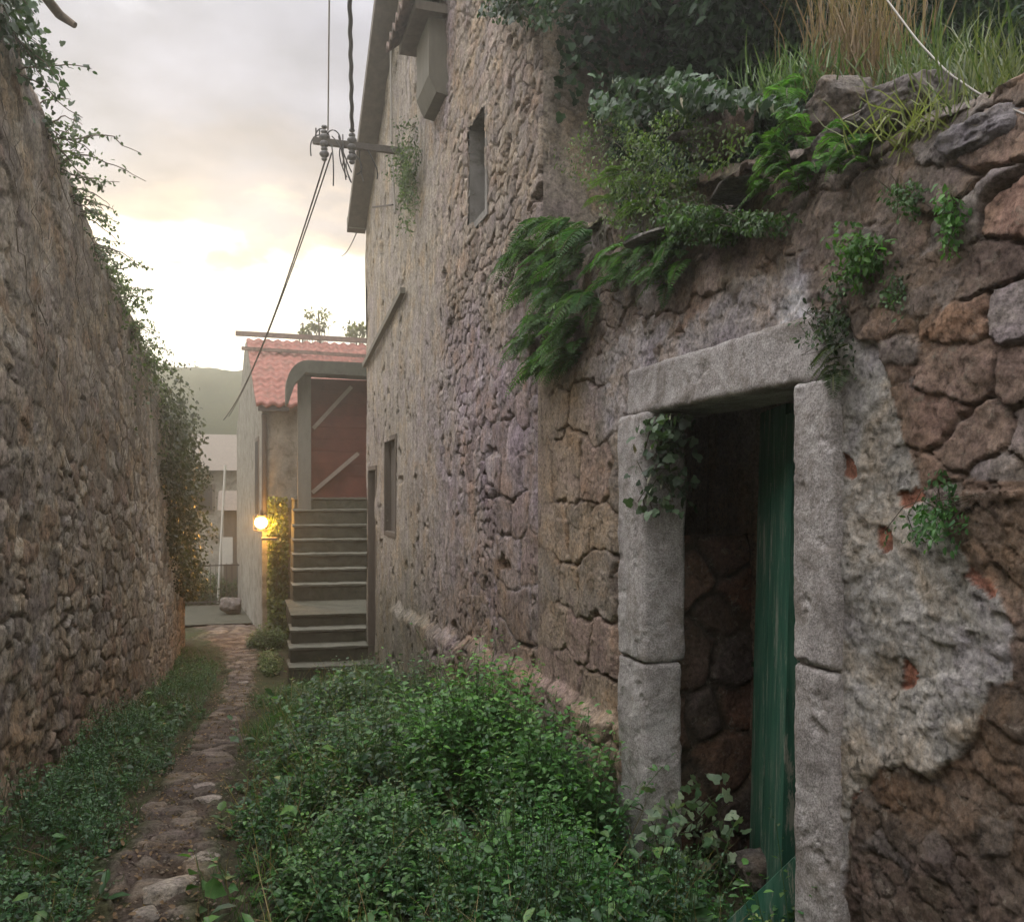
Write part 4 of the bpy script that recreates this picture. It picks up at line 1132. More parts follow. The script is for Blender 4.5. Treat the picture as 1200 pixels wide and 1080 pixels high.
def weeds(rg, bx, by, bz, h, K, Ls, colA, colB, spread=.5, tpl=LEAF4, stem=True):
    """upright herbs: K leaves round each stem"""
    n = len(bx)
    lean = rg.normal(size=(n, 2)) * .22
    top = np.stack([bx + lean[:, 0] * h, by + lean[:, 1] * h, bz + h], -1); base = np.stack([bx, by, bz], -1)
    t = (np.arange(K)[None] + rg.rand(n, K)) / K
    t = .12 + .88 * t
    Q = base[:, None] + (top - base)[:, None] * t[..., None]
    an = rg.rand(n, K) * 6.283
    D = np.stack([np.cos(an), np.sin(an), rg.uniform(-.35, .8, (n, K))], -1)
    Nn = np.stack([-.5 * np.cos(an), -.5 * np.sin(an), 1 + 0 * an], -1) + .35 * rg.normal(size=(n, K, 3))
    Ln = Ls * rg.uniform(.6, 1.35, (n, K)) * (1.1 - .5 * t)
    Q = Q + unit(D) * (spread * Ls * rg.rand(n, K))[..., None]
    plantc = rg.rand(n, 1, 1)
    col = (np.array(colA) * (1 - plantc) + np.array(colB) * plantc) * rg.uniform(.6, 1.4, (n, K, 1)) * (.8 + .35 * t[..., None])
    tipf = (t[..., None] > .82)
    col = np.where(tipf, col * np.array((1.5, 1.35, 1.3)), col)
    parts = [leaves(Q.reshape(-1, 3), D.reshape(-1, 3), unit(Nn).reshape(-1, 3), Ln.ravel(), Ln.ravel() * rg.uniform(.5, .8, Ln.size), tpl, col.reshape(-1, 3))]
    if stem:
        tt = np.linspace(0, 1, 3)[None, :, None]
        v, f = tubes(base[:, None] + (top - base)[:, None] * tt * .92, .0014, 3)
        parts.append((v, f, np.tile(np.array((.07, .12, .04)), (len(v), 1))))
    return parts
def blades(rg, base, D, L_, w, colA, colB):
    n = len(base)
    col = tcol(rg, n, colA, colB)
    Nn = rg.normal(size=(n, 3)) * .5 + np.array((0, 0, .3))
    return leaves(base, D, Nn, L_, np.full(n, w) * rg.uniform(.6, 1.3, n), BLADE, col)
G1, G2 = (.022, .080, .024), (.070, .165, .046)
rg = np.random.RandomState(11)

# ground cover on both sides of the path: one uncountable carpet
def scatter(n, x0, x1, y0, y1, acc):
    x = rg.uniform(x0, x1, n); y = y0 + (y1 - y0) * rg.rand(n) ** 1.35
    k = rg.rand(n) < acc(x, y)
    return x[k], y[k]
parts = []
def acc_r(x, y):
    e = x - (pathc(y) + pathw(y) * .95)
    return sm(e + .24 * fbm(x * 3.5, y * 3.5, None, 4, 91), -.03, .15) * (1 - sm(y + (1.4 - x) * .5, 9.6, 10.8)) * (.25 + .75 * sm(fbm(x * 2.2, y * 2.2, None, 3, 93), -.35, .1))
x, y = scatter(9000, -.3, 1.5, 2.0, 11, acc_r)
e = x - (pathc(y) + pathw(y))
big = sm(e, .0, .55) * (1 - .6 * sm(y, 5.0, 8.5))
cl = fbm(x * 2.6, y * 2.6, None, 3, 95) + .5 * fbm(x * 7, y * 7, None, 2, 98)
keep_ = rg.rand(len(x)) < np.clip(.55 + 1.2 * cl, .12, 1)
x, y, big, cl = x[keep_], y[keep_], big[keep_], cl[keep_]
h = (.03 + .17 * big) * rg.uniform(.35, 1.5, len(x)) * np.clip(1 + 2.2 * cl, .25, 2.8)
hu = fbm(x * 1.5, y * 1.5, None, 3, 96) + .25 * rg.normal(size=len(x))
for lo_, hi_, ca, cb, ls_, tp, kk in ((-9, -.3, (.026, .07, .036), (.06, .12, .065), .020, LEAF4, 26), (-.3, 0, G1, G2, .040, LEAF6, 16), (0, .3, (.035, .08, .022), (.10, .15, .04), .026, LEAF4, 22), (.3, 9, (.022, .06, .028), (.05, .11, .05), .052, LEAF6, 12)):
    sel = (hu >= lo_) & (hu < hi_)
    parts += weeds(rg, x[sel], y[sel], gz(x[sel], y[sel]) - .01, h[sel], kk, ls_, ca, cb, .6, tp)
xd, yd = scatter(260, -.2, 1.4, 2.2, 8.5, acc_r)
parts += weeds(rg, xd, yd, gz(xd, yd) - .01, rg.uniform(.12, .34, len(xd)), 7, .095, (.03, .085, .03), (.08, .16, .05), .25, LEAF6)
def acc_l(x, y):
    e = (pathc(y) - pathw(y) * .95) - x
    return sm(e + .20 * fbm(x * 3.5, y * 3.5, None, 4, 97), -.03, .14) * (1 - sm(y, 13, 15))
xd, yd = scatter(110, -1.1, .0, 2.4, 9, acc_l)
parts += weeds(rg, xd, yd, gz(xd, yd) - .01, rg.uniform(.08, .2, len(xd)), 6, .075, (.03, .08, .03), (.075, .14, .05), .25, LEAF6)
x, y = scatter(5200, -1.2, .1, 2.0, 15, acc_l)
kk = rg.rand(len(x)) < np.clip(.6 + 1.3 * fbm(x * 2.4, y * 2.4, None, 3, 100), .12, 1); x, y = x[kk], y[kk]
h = .13 * rg.uniform(.4, 1.6, len(x)) * np.clip(1 + 1.8 * fbm(x * 1.8, y * 1.8, None, 3, 99), .3, 2.6) * (1 - .3 * sm(y, 9, 14))
parts += weeds(rg, x, y, gz(x, y) - .01, h, 18, .028, (.030, .08, .036), (.065, .135, .065), .6)
V, F, C_ = join(parts)
o = mk('weeds', V, F, M['leaf'], cols=C_, smooth=False); tag(o, 'low green weeds carpeting both sides of the dirt path', 'weeds', kind='stuff')
# grass amongst them
def grassfield(n, x0, x1, y0, y1, acc, L0, L1, w, ca, cb, zf=gz):
    x, y = scatter(n, x0, x1, y0, y1, acc)
    m = len(x)
    D = np.stack([rg.normal(size=m) * .45, rg.normal(size=m) * .45, np.ones(m)], -1)
    return blades(rg, np.stack([x, y, zf(x, y) - .01], -1), D, rg.uniform(L0, L1, m), w, ca, cb)
parts = [grassfield(26000, -.4, 1.5, 2.0, 11, lambda x, y: acc_r(x, y) * (.35 + .65 * sm(y, 5.5, 8)), .06, .2, .005, (.04, .10, .03), (.10, .17, .05)),
         grassfield(9000, -1.2, .1, 2.2, 15.5, acc_l, .05, .16, .005, (.035, .085, .03), (.08, .14, .05))]
V, F, C_ = join(parts)
tag(mk('grass', V, F, M['grass'], cols=C_), 'thin green grass blades between the weeds', 'grass', kind='stuff')

V, F, C_ = join([grassfield(1500, -.2, 1.5, 2.2, 9, acc_r, .12, .45, .004, (.16, .12, .06), (.30, .24, .13)), grassfield(500, -1.2, .1, 2.4, 12, acc_l, .08, .3, .004, (.16, .12, .06), (.28, .22, .12))])
tag(mk('dead_grass', V, F, M['dry'], cols=C_), 'straw coloured dead stalks among the weeds', 'dead grass', kind='stuff')
# leaf litter, dead stems and pebbles on the trodden path
n = 2600; y = 2.2 + 14 * rg.rand(n) ** 1.6; x = pathc(y) + pathw(y) * rg.normal(size=n) * .75
x = np.clip(x, -1.1, 1.3)
D = rg.normal(size=(n, 3)) * np.array((1, 1, .25)); Nn = rg.normal(size=(n, 3)) * .35 + np.array((0, 0, 1))
Ln = rg.uniform(.010, .032, n)
V, F, C_ = join([leaves(np.stack([x, y, gz(x, y) + .028], -1), D, Nn, Ln, Ln * .6, LEAF6, tcol(rg, n, (.10, .06, .035), (.24, .16, .09)))])
tag(mk('leaf_litter', V, F, M['dry'], cols=C_, smooth=False), 'brown dead leaves scattered on the path', 'leaf litter', kind='stuff')
n = 1800; y = 2.2 + 12 * rg.rand(n) ** 1.5; x = pathc(y) + pathw(y) * rg.uniform(-1, 1, n)
oc = np.array([(1, 0, 0), (-1, 0, 0), (0, 1, 0), (0, -1, 0), (0, 0, 1), (0, 0, -1)], float) * .9
of = np.array([(0, 2, 4), (2, 1, 4), (1, 3, 4), (3, 0, 4), (2, 0, 5), (1, 2, 5), (3, 1, 5), (0, 3, 5)])
rr_ = rg.uniform(.003, .013, (n, 1, 1)) * rg.uniform(.6, 1.3, (n, 6, 1))
V = (np.stack([x, y, gz(x, y) + .018], -1)[:, None] + oc[None] * rr_ * np.array((1, 1, .6))).reshape(-1, 3)
F = (of[None] + (np.arange(n) * 6)[:, None, None]).reshape(-1, 3)
tag(mk('gravel', V, [F], M['soil'], cols=np.repeat(tcol(rg, n, (.14, .11, .09), (.30, .26, .21)), 6, 0)), 'small pebbles trodden into the path', 'gravel', kind='stuff')

# leafy weed bushes by the right hand wall
def bush(name, c, rx, ry, hh, n, leafL, label, ca=G1, cb=G2, group=None, seed=1, K=26, cat='bush'):
    rg = np.random.RandomState(seed)
    a = rg.rand(n) * 6.283; r = np.sqrt(rg.rand(n))
    x = c[0] + rx * r * np.cos(a); y = c[1] + ry * r * np.sin(a)
    x = np.clip(x, -9, 1.46)
    h = hh * (1 - .62 * r ** 2) * rg.uniform(.7, 1.12, n) * (1 + .2 * fbm(x * 4, y * 4, None, 2, seed))
    V, F, C_ = join(weeds(rg, x, y, gz(x, y) - .02, h, K, leafL, ca, cb, .8, LEAF6))
    return tag(mk(name, V, F, M['leaf'], cols=C_, smooth=False), label, cat, group)
GB = 'leafy weed bushes along the right wall'
bush('weed_bush', (1.06, 3.95), .34, .44, .74, 380, .044, 'largest bright green weed bush standing against the right wall', (.032, .105, .030), (.095, .21, .060), GB, 5)
bush('weed_bush', (1.20, 3.25), .22, .26, .66, 170, .044, 'weed bush at the foot of the far door jamb', (.033, .10, .032), (.085, .19, .055), GB, 6)
bush('weed_bush', (.72, 4.9), .28, .40, .40, 200, .034, 'dark weed bush in the middle ground behind the largest one', (.03, .08, .035), (.07, .14, .055), GB, 7)
bush('weed_bush', (.95, 2.75), .32, .34, .36, 200, .034, 'low bright weed bush in the bottom foreground in front of the doorway', (.03, .105, .028), (.085, .20, .055), GB, 8)
bush('weed_bush', (.45, 3.3), .34, .45, .34, 240, .034, 'low weed bush in the foreground beside the path', (.03, .085, .032), (.075, .155, .05), GB, 9)
bush('weed_bush', (1.2, 6.0), .24, .7, .26, 200, .036, 'long weed bush further back against the tall stone house', (.035, .085, .035), (.075, .14, .055), GB, 10)

# foliage patches attached to walls
def patch(name, label, cat, pts_fn, n, Ls, mat, ca, cb, seed, tpl=IVY, out=(-1, 0, 0), group=None, parent=None, droop=.8, thick=.06, jit=.55, stems=8, wf=1.0):
    rg = np.random.RandomState(seed)
    Q = pts_fn(rg, n)
    n = len(Q)
    out = np.array(out, float)
    Q = Q + out * (thick * rg.rand(n) ** 1.2 * np.clip(1 + 1.3 * fbm(Q[:, 1] * 2.2 + Q[:, 0], Q[:, 2] * 2.2, None, 2, seed), .15, 3))[:, None]
    D = rg.normal(size=(n, 3)) * .6 + np.array((0, 0, -droop)) + out * .35
    Nn = unit(out + np.array((0, 0, .45)) + rg.normal(size=(n, 3)) * jit)
    Ln = Ls * rg.uniform(.55, 1.3, n)
    clump = .75 + .5 * (fbm(Q[:, 1] * 6, Q[:, 2] * 6, Q[:, 0] * 6, 2, seed) > 0)
    parts = [leaves(Q, D, Nn, Ln, Ln * wf, tpl, tcol(rg, n, ca, cb) * clump[:, None])]
    if stems and n > 10:
        idx = rg.randint(0, n, (stems, 2))
        a, b = Q[idx[:, 0]], Q[idx[:, 1]]
        t = np.linspace(0, 1, 8)[None, :, None]
        s_ = a[:, None] + (b - a)[:, None] * t + .03 * rg.normal(size=(stems, 8, 3)) * (t * (1 - t) * 4)
        v, f = tubes(s_, min(.004, Ls * .06), 4); parts.append((v, f, np.tile(np.array((.07, .055, .035)), (len(v), 1))))
    V, F, C_ = join(parts)
    o = mk(name, V, F, mat, parent, cols=C_, smooth=False)
    return tag(o, label, cat, group)
def px_blob(cx, cy, rx, ry, x0=RX, front=.0):
    def f(rg, n):
        a = rg.rand(n) * 6.283; r = rg.rand(n) ** .6
        wv = 1 + .35 * np.sin(a * 3 + cx) + .2 * np.sin(a * 7 + cy)
        pxs = cx + rx * r * wv * np.cos(a); pys = cy + ry * r * wv * np.sin(a)
        k = (pxs - 600) / FPX; d = x0 / (k * CA + SA)
        q = np.stack([0 * d + x0 + front, d * CA - k * d * SA, EYE + (HOR - pys) / FPX * d], -1)
        return q
    return f
# ferns
def fern(name, base, nf, Lf, label, ca, cb, seed, out=(-1, 0, 0), updir=.5, group='ferns growing out of the right wall', spread=1.0, parts_only=False, wide=.24):
    rg = np.random.RandomState(seed); parts = []
    out = np.array(out, float); side = np.array((0, 1, 0)) if abs(out[0]) > .5 else np.array((1., 0, 0))
    K = 26; npl = 6
    allQ, allD, allN, allL, allW, allC = [], [], [], [], [], []
    st = []
    for i in range(nf):
        b = np.array(base[i % len(base)] if hasattr(base[0], '__len__') else base) + rg.normal(size=3) * .02
        L_ = Lf * rg.uniform(.6, 1.15)
        d0 = unit(out * rg.uniform(.4, 1) + side * rg.uniform(-1, 1) * spread + np.array((0, 0, updir * rg.uniform(.2, 1.6))))
        t = np.linspace(0, 1, K)
        cur = b + d0 * (t * L_ * .75)[:, None] + np.array((0, 0, -1.)) * (L_ * rg.uniform(.45, .8) * t ** 2)[:, None]
        st.append(cur[::3][:8])
        tg = unit(np.gradient(cur, axis=0))
        up = unit(np.cross(np.cross(tg, np.array((0, 0, 1.)) + 1e-3), tg) + rg.normal(size=3) * .15)
        sd_ = np.cross(tg, up)
        fc = (np.array(ca) + (np.array(cb) - np.array(ca)) * rg.rand()) * rg.uniform(.8, 1.2)
        for sgn in (-1, 1):
            pl_ = L_ * wide * np.sin(np.clip(t * .9 + .1, 0, 1) * math.pi) ** .7 * (1.1 - .55 * t) + .003
            pdv = unit(sd_ * sgn + tg * .45 - up * .15 + .08 * rg.normal(size=tg.shape))
            allQ.append(cur); allD.append(pdv); allN.append(up + .25 * rg.normal(size=up.shape)); allL.append(pl_)
            allW.append(np.full(K, L_ / K * .62)); allC.append(np.tile(fc, (K, 1)) * rg.uniform(.8, 1.25, (K, 1)))
            for q in (.35, .6, .8):          # teeth of the pinnae
                for s2 in (-1, 1):
                    allQ.append(cur + pdv * (pl_ * q)[:, None]); allD.append(unit(pdv + tg * s2 * .9)); allN.append(up + .2 * rg.normal(size=up.shape))
                    allL.append(np.minimum(L_ / K * .62, pl_ * .3) * (1.1 - q * .5)); allW.append(np.full(K, L_ / K * .25)); allC.append(np.tile(fc, (K, 1)))
    Q, D, Nn, Ln, Wn, C_ = [np.concatenate(z) for z in (allQ, allD, allN, allL, allW, allC)]
    parts.append(leaves(Q, D, Nn, Ln, Wn, LEAF4, C_))
    v, f = tubes(np.array(st), .0022, 3); parts.append((v, f, np.tile(np.array((.09, .10, .035)), (len(v), 1))))
    V, F, C_ = join(parts)
    return tag(mk(name, V, F, M['leaf'], cols=C_, smooth=False), label, 'fern', group)
FA, FB = (.028, .085, .024), (.085, .17, .045)
FA2, FB2 = (.055, .14, .03), (.14, .26, .06)
def wl(pts, dx=-.01): return [bw(a, b, dx) for a, b in pts]
fern('fern', wl([(640, 262), (665, 265), (690, 275), (625, 290), (650, 300), (680, 305), (635, 335), (665, 340), (690, 350), (640, 375), (670, 385), (655, 410), (625, 400), (645, 425), (675, 415), (635, 320), (612, 300)]), 230, .28,
     'largest fern clump hanging down between the ruined wall and the tall house', FA, FB, 3, updir=.25)
fern('fern', wl([(720, 300), (745, 300), (770, 295), (800, 290), (735, 320), (775, 318)]), 60, .19, 'wide fern below the lower jutting slab', FA, (.09, .19, .04), 4, updir=.35)
fern('fern', wl([(905, 220), (925, 190), (935, 150), (915, 170), (940, 215), (930, 110)]), 60, .145, 'bright upright fern beside the upper jutting slab', FA2, FB2, 5, updir=1.1)
fern('fern', wl([(985, 190), (1010, 180), (1000, 170)]), 22, .13, 'small bright fern below the dark boulder', FA2, FB2, 6, updir=.7)
fern('fern', wl([(715, 235), (735, 200), (760, 240)]), 14, .18, 'yellowish fern on the mossy slope left of the slabs', (.07, .12, .03), (.13, .2, .05), 7, updir=.5)
fern('fern', wl([(990, 400), (985, 430)]), 8, .13, 'dark drooping fern just over the lintel corner', (.03, .05, .02), (.06, .085, .035), 8, updir=.1)
# small leafy tufts rooted in the joints
GT = 'leafy tufts rooted in the joints of the right wall'
patch('wall_tuft', 'bright leafy tuft right of the white lintel end', 'plant', px_blob(1020, 298, 26, 34), 420, .020, M['leaf'], (.06, .16, .035), (.13, .27, .06), 31, tpl=LEAF6, group=GT, wf=.6, thick=.09, stems=4)
patch('wall_tuft', 'small leafy tuft on the orange stone near the right edge', 'plant', px_blob(1121, 255, 13, 34), 260, .017, M['leaf'], (.05, .13, .035), (.10, .22, .05), 32, tpl=LEAF6, group=GT, wf=.6, thick=.07, stems=3)
patch('wall_tuft', 'leafy tuft on the bare wall right of the peeling render', 'plant', px_blob(1112, 605, 26, 40), 330, .016, M['leaf'], (.035, .10, .035), (.08, .17, .055), 33, tpl=LEAF6, group=GT, wf=.55, thick=.08, stems=5)
patch('wall_tuft', 'dark trailing tuft over the white limewashed patch', 'plant', px_blob(985, 378, 24, 50), 420, .016, M['dleaf'], (.02, .045, .02), (.05, .08, .03), 34, tpl=LEAF6, group=GT, wf=.6, thick=.08, stems=5)
patch('wall_tuft', 'tiny tuft below the bright leafy one', 'plant', px_blob(1055, 345, 16, 26), 160, .014, M['leaf'], (.035, .08, .03), (.07, .13, .045), 35, tpl=LEAF6, group=GT, wf=.6, thick=.05, stems=3)
patch('wall_tuft', 'pale tuft between the bright tuft and the orange stone', 'plant', px_blob(1072, 232, 24, 22), 220, .014, M['leaf'], (.05, .12, .035), (.10, .19, .06), 36, tpl=LEAF6, group=GT, wf=.6, thick=.05, stems=3)
patch('moss_carpet', 'yellow green creeping plants over the mossy slope of the ruined wall', 'plant', px_blob(770, 205, 85, 85), 4200, .017, M['leaf'], (.045, .085, .025), (.13, .18, .05), 37, tpl=LEAF6, wf=.6, thick=.05, stems=14)
patch('creeper', 'creeping greenery along the ledge under the two jutting slabs', 'plant', px_blob(850, 262, 70, 22), 2200, .020, M['leaf'], (.035, .085, .025), (.10, .18, .05), 38, tpl=LEAF6, wf=.6, thick=.09, stems=8)
patch('creeper', 'blue green ivy on the crest below the dark tree', 'plant', px_blob(830, 118, 95, 22, 1.62), 1500, .030, M['dleaf'], (.028, .055, .03), (.06, .10, .055), 39, wf=.9, thick=.16, stems=8)
patch('creeper', 'faint green creeper at the step of the house wall by the bracket', 'plant', px_blob(482, 205, 14, 52, 1.47), 1700, .035, M['leaf'], (.04, .07, .03), (.09, .12, .055), 40, wf=.6, tpl=LEAF6, thick=.10, stems=5)
patch('ivy_spray', 'dark ivy hanging from the top far corner of the doorway', 'ivy', lambda rg, n: np.stack([RX - .02 + .16 * rg.rand(n), 2.80 + .22 * rg.rand(n), 1.88 - .36 * rg.rand(n) ** 1.4], -1), 230, .036, M['dleaf'], (.03, .055, .03), (.08, .12, .07), 41, thick=.06, stems=8)
patch('ivy_spray', 'dark ivy draped on the top corner of the tall house', 'ivy', px_blob(628, 2, 30, 32, 1.49), 700, .035, M['dleaf'], (.02, .05, .025), (.05, .09, .045), 42, thick=.14, stems=8)
# variegated plant at the threshold
patch('variegated_ivy', 'pale edged ivy at the foot of the far jamb inside the doorway', 'ivy', lambda rg, n: np.stack([RX - .08 + .35 * rg.rand(n), 2.72 + .3 * rg.rand(n), .12 + .38 * rg.rand(n) ** 1.5], -1), 230, .045, M['leaf'], (.07, .14, .07), (.30, .36, .24), 43, droop=.2, thick=.04, stems=14, wf=.8)
patch('threshold_weeds', 'green weeds growing over the doorway threshold', 'plant', lambda rg, n: np.stack([RX - .12 + .42 * rg.rand(n), 2.05 + .85 * rg.rand(n), .03 + .22 * rg.rand(n) ** 1.6], -1), 1300, .026, M['leaf'], (.03, .085, .03), (.08, .16, .05), 44, tpl=LEAF6, droop=-.3, thick=.04, stems=10, wf=.7)
patch('room_ivy', 'dark leaves climbing in the shade inside the doorway', 'ivy', lambda rg, n: np.stack([1.95 + .5 * rg.rand(n), 3.05 + .1 * rg.rand(n) - .1, .25 + .75 * rg.rand(n) ** 1.3], -1), 420, .04, M['dleaf'], (.025, .045, .025), (.07, .10, .055), 45, out=(0, -1, 0), thick=.12, stems=10)

# dark evergreen trees above the ruin
def blob_tree(name, c, R3, n, Ls, label, ca, cb, seed, trunk, mat=None, tpl=LEAF6, nb=40, cat='tree', group=None, wf=.5):
    rg = np.random.RandomState(seed)
    root = empty(name, tuple(trunk[0]), label, cat, group)
    cen = unit(rg.normal(size=(nb, 3))) * rg.uniform(.35, .95, (nb, 1)) * np.array(R3) + np.array(c)
    rad = rg.uniform(.18, .42, nb) * np.mean(R3)
    bi = rg.randint(0, nb, n)
    dv = unit(rg.normal(size=(n, 3)))
    Q = cen[bi] + dv * (rad[bi] * rg.uniform(.55, 1.05, n))[:, None]
    D = unit(dv * .7 + rg.normal(size=(n, 3)) * .5 + np.array((0, 0, -.35)))
    Nn = unit(dv + np.array((0, 0, .6)) + rg.normal(size=(n, 3)) * .5)
    Ln = Ls * rg.uniform(.6, 1.3, n)
    col = tcol(rg, n, ca, cb) * (.75 + .5 * rg.rand(nb))[bi][:, None]
    V, F, C_ = join([leaves(Q, D, Nn, Ln, Ln * wf, tpl, col)])
    mk('crown', V, F, mat or M['dleaf'], root, cols=C_, smooth=False)
    mb = MB()
    t0, t1 = np.array(trunk[0], float), np.array(trunk[1], float)
    tr = trunk[2]
    ts_ = np.linspace(0, 1, 8)
    pts = t0 + (t1 - t0) * ts_[:, None] + rg.normal(size=(8, 3)) * tr * .5 * ts_[:, None]
    mb.tube(pts, tr * (1 - .6 * ts_), 8)
    for k in range(min(nb, 14)):
        a = pts[3 + k % 5]; b = cen[k]; mid = (a + b) / 2 + rg.normal(size=3) * .05
        mb.tube([a, mid, b], np.array([tr * .4, tr * .25, tr * .08]), 5)
    mb.build('trunk', M['twig'], root, True)
    return root
DG1, DG2 = (.012, .036, .014), (.034, .078, .030)
TG = 'dark evergreen trees above the ruined wall'
blob_tree('evergreen_tree', (2.75, 3.75, 4.15), (1.15, .55, 1.0), 30000, .055, 'dark evergreen tree directly above the mossy slope beside the tall house', DG1, DG2, 51, ((2.7, 3.8, 2.8), (2.8, 3.9, 4.4), .08), group=TG, nb=60)
blob_tree('evergreen_tree', (4.3, 3.4, 4.4), (1.3, .9, 1.3), 22000, .06, 'dark evergreen tree behind the dry grass', DG1, DG2, 52, ((4.3, 3.4, 2.9), (4.3, 3.5, 4.6), .09), group=TG, nb=55)
blob_tree('evergreen_tree', (5.2, 1.6, 4.0), (1.6, 1.3, 1.2), 20000, .06, 'dark evergreen tree at the upper right corner behind the green grass', DG1, DG2, 53, ((5.2, 1.6, 2.7), (5.2, 1.6, 4.2), .09), group=TG, nb=50)
patch('end_wall_ivy', 'dark ivy covering the end wall of the tall house', 'ivy', lambda rg, n: (lambda x, z, k: np.stack([x, 4.2 + 0 * x, z], -1)[k])(*(lambda x, z: (x, z, rg.rand(n) < sm((x - 1.5) * 1.3 + (z - 3.0) * .5 + .5 * fbm(x * 3, z * 3, None, 3, 7), .35, .7)))(1.55 + 1.4 * rg.rand(n), 2.9 + 2.4 * rg.rand(n))), 6500, .045, M['dleaf'], DG1, (.04, .075, .04), 54, out=(0, -1, 0), thick=.25, stems=12)

# grass on the broken top: green right, dry straw in the middle
def bankz(x, y): return np.interp(y, [-4, 1.35, 2.6, 4.3], [2.2, 2.28, 2.55, 2.85]) + 0.16 * (x - 1.8)
def tuft(name, label, pts, n, L0, L1, ca, cb, seed, mat, w=.005, sp=.35, group=None, cat='grass tuft'):
    rg = np.random.RandomState(seed)
    pts = np.array(pts); b = pts[rg.randint(0, len(pts), n)] + rg.normal(size=(n, 3)) * np.array((.07, .07, .015))
    D = np.stack([rg.normal(size=n) * sp, rg.normal(size=n) * sp, np.ones(n)], -1)
    V, F, C_ = join([blades(rg, b, D, rg.uniform(L0, L1, n), w, ca, cb)])
    return tag(mk(name, V, F, mat, cols=C_), label, cat, group)
GG = 'grass tufts on the ruined wall top'
tuft('grass_tuft', 'tall green grass tuft nearest the upper right corner', [bw(1190, 125, .12), bw(1160, 115, .2), bw(1200, 130, .3)], 380, .07, .22, (.05, .075, .025), (.135, .145, .06), 61, M['grass'], group=GG)
tuft('grass_tuft', 'green grass tuft between the long boulder and the corner', [bw(1110, 105, .28), bw(1080, 95, .35), bw(1130, 110, .3), bw(1060, 95, .4)], 420, .05, .17, (.045, .08, .025), (.115, .145, .055), 62, M['grass'], group=GG)
tuft('grass_tuft', 'short grass tuft above the bright upright fern', [bw(935, 105, .2), bw(950, 95, .25), bw(900, 110, .15)], 260, .05, .16, (.05, .10, .03), (.13, .19, .06), 63, M['grass'], group=GG)
tuft('dry_grass', 'dry straw coloured stalks standing on top of the wall', [bw(985, 88, .35), bw(1010, 92, .4), bw(1040, 90, .45), bw(1000, 85, .5)], 360, .16, .42, (.13, .085, .055), (.25, .175, .115), 64, M['dry'], .005, .16)
tuft('grass_tuft', 'yellowing grass hanging in front of the long boulder', [bw(1075, 160, .0), bw(1095, 165, .02)], 160, .06, .14, (.12, .14, .05), (.22, .22, .1), 65, M['dry'], .004, .8, group=GG)
# pale fallen wire across the upper right corner
q = np.array([bw(1035, -6, .10), bw(1075, 48, .06), bw(1110, 85, .04), bw(1150, 112, .03), bw(1205, 136, .0)])
t = np.linspace(0, 4, 40); qq = np.stack([np.interp(t, np.arange(5), q[:, k]) for k in range(3)], -1)
ker = np.ones(5) / 5
qs = qq.copy()
for k in range(3): qs[2:-2, k] = np.convolve(qq[:, k], ker, 'valid')
mb = MB(); mb.tube(qs, .0022, 6); tag(mb.build('bent_wire', M['wire'], None, True), 'pale bent wire crossing the grass at the upper right', 'wire')
q = [bw(968, 150, .0), bw(1000, 135, -.02), bw(1030, 118, .0)]
mb = MB(); mb.tube(q, .0025, 5); tag(mb.build('dry_twig', M['dry'] if False else M['brace'], None, True), 'short pale twig beside the dark boulder', 'twig')

# ---- left wall plants
def lw_pts(y0, y1, z0, z1, dens=None):
    def f(rg, n):
        y = rg.uniform(y0, y1, n); z = rg.uniform(0, 1, n)
        H = np.interp(y, [-4, 3, 5, 9.5, 13, 15.4], [4.35, 4.2, 3.95, 3.2, 2.5, 2.0])
        zz = H + z0 + (z1 - z0) * z
        k = np.ones(n, bool) if dens is None else rg.rand(n) < dens(y, zz - H)
        x = lface(y) + .02 - .3 * (zz > H) * rg.rand(n)
        return np.stack([x, y, zz], -1)[k]
    return f
LG = 'ivy and creepers on the left wall'
patch('ivy', 'dark ivy draped over the near top of the left wall in the upper left corner', 'ivy', lw_pts(3.4, 5.6, -.75, .35, lambda y, z: sm(z + .55 + .5 * fbm(y * 3, z * 3, None, 3, 3) - .25 * (y - 4), .05, .4)), 4200, .038, M['dleaf'], (.018, .04, .02), (.05, .085, .04), 71, out=(1, 0, 0), group=LG, thick=.14, stems=20)
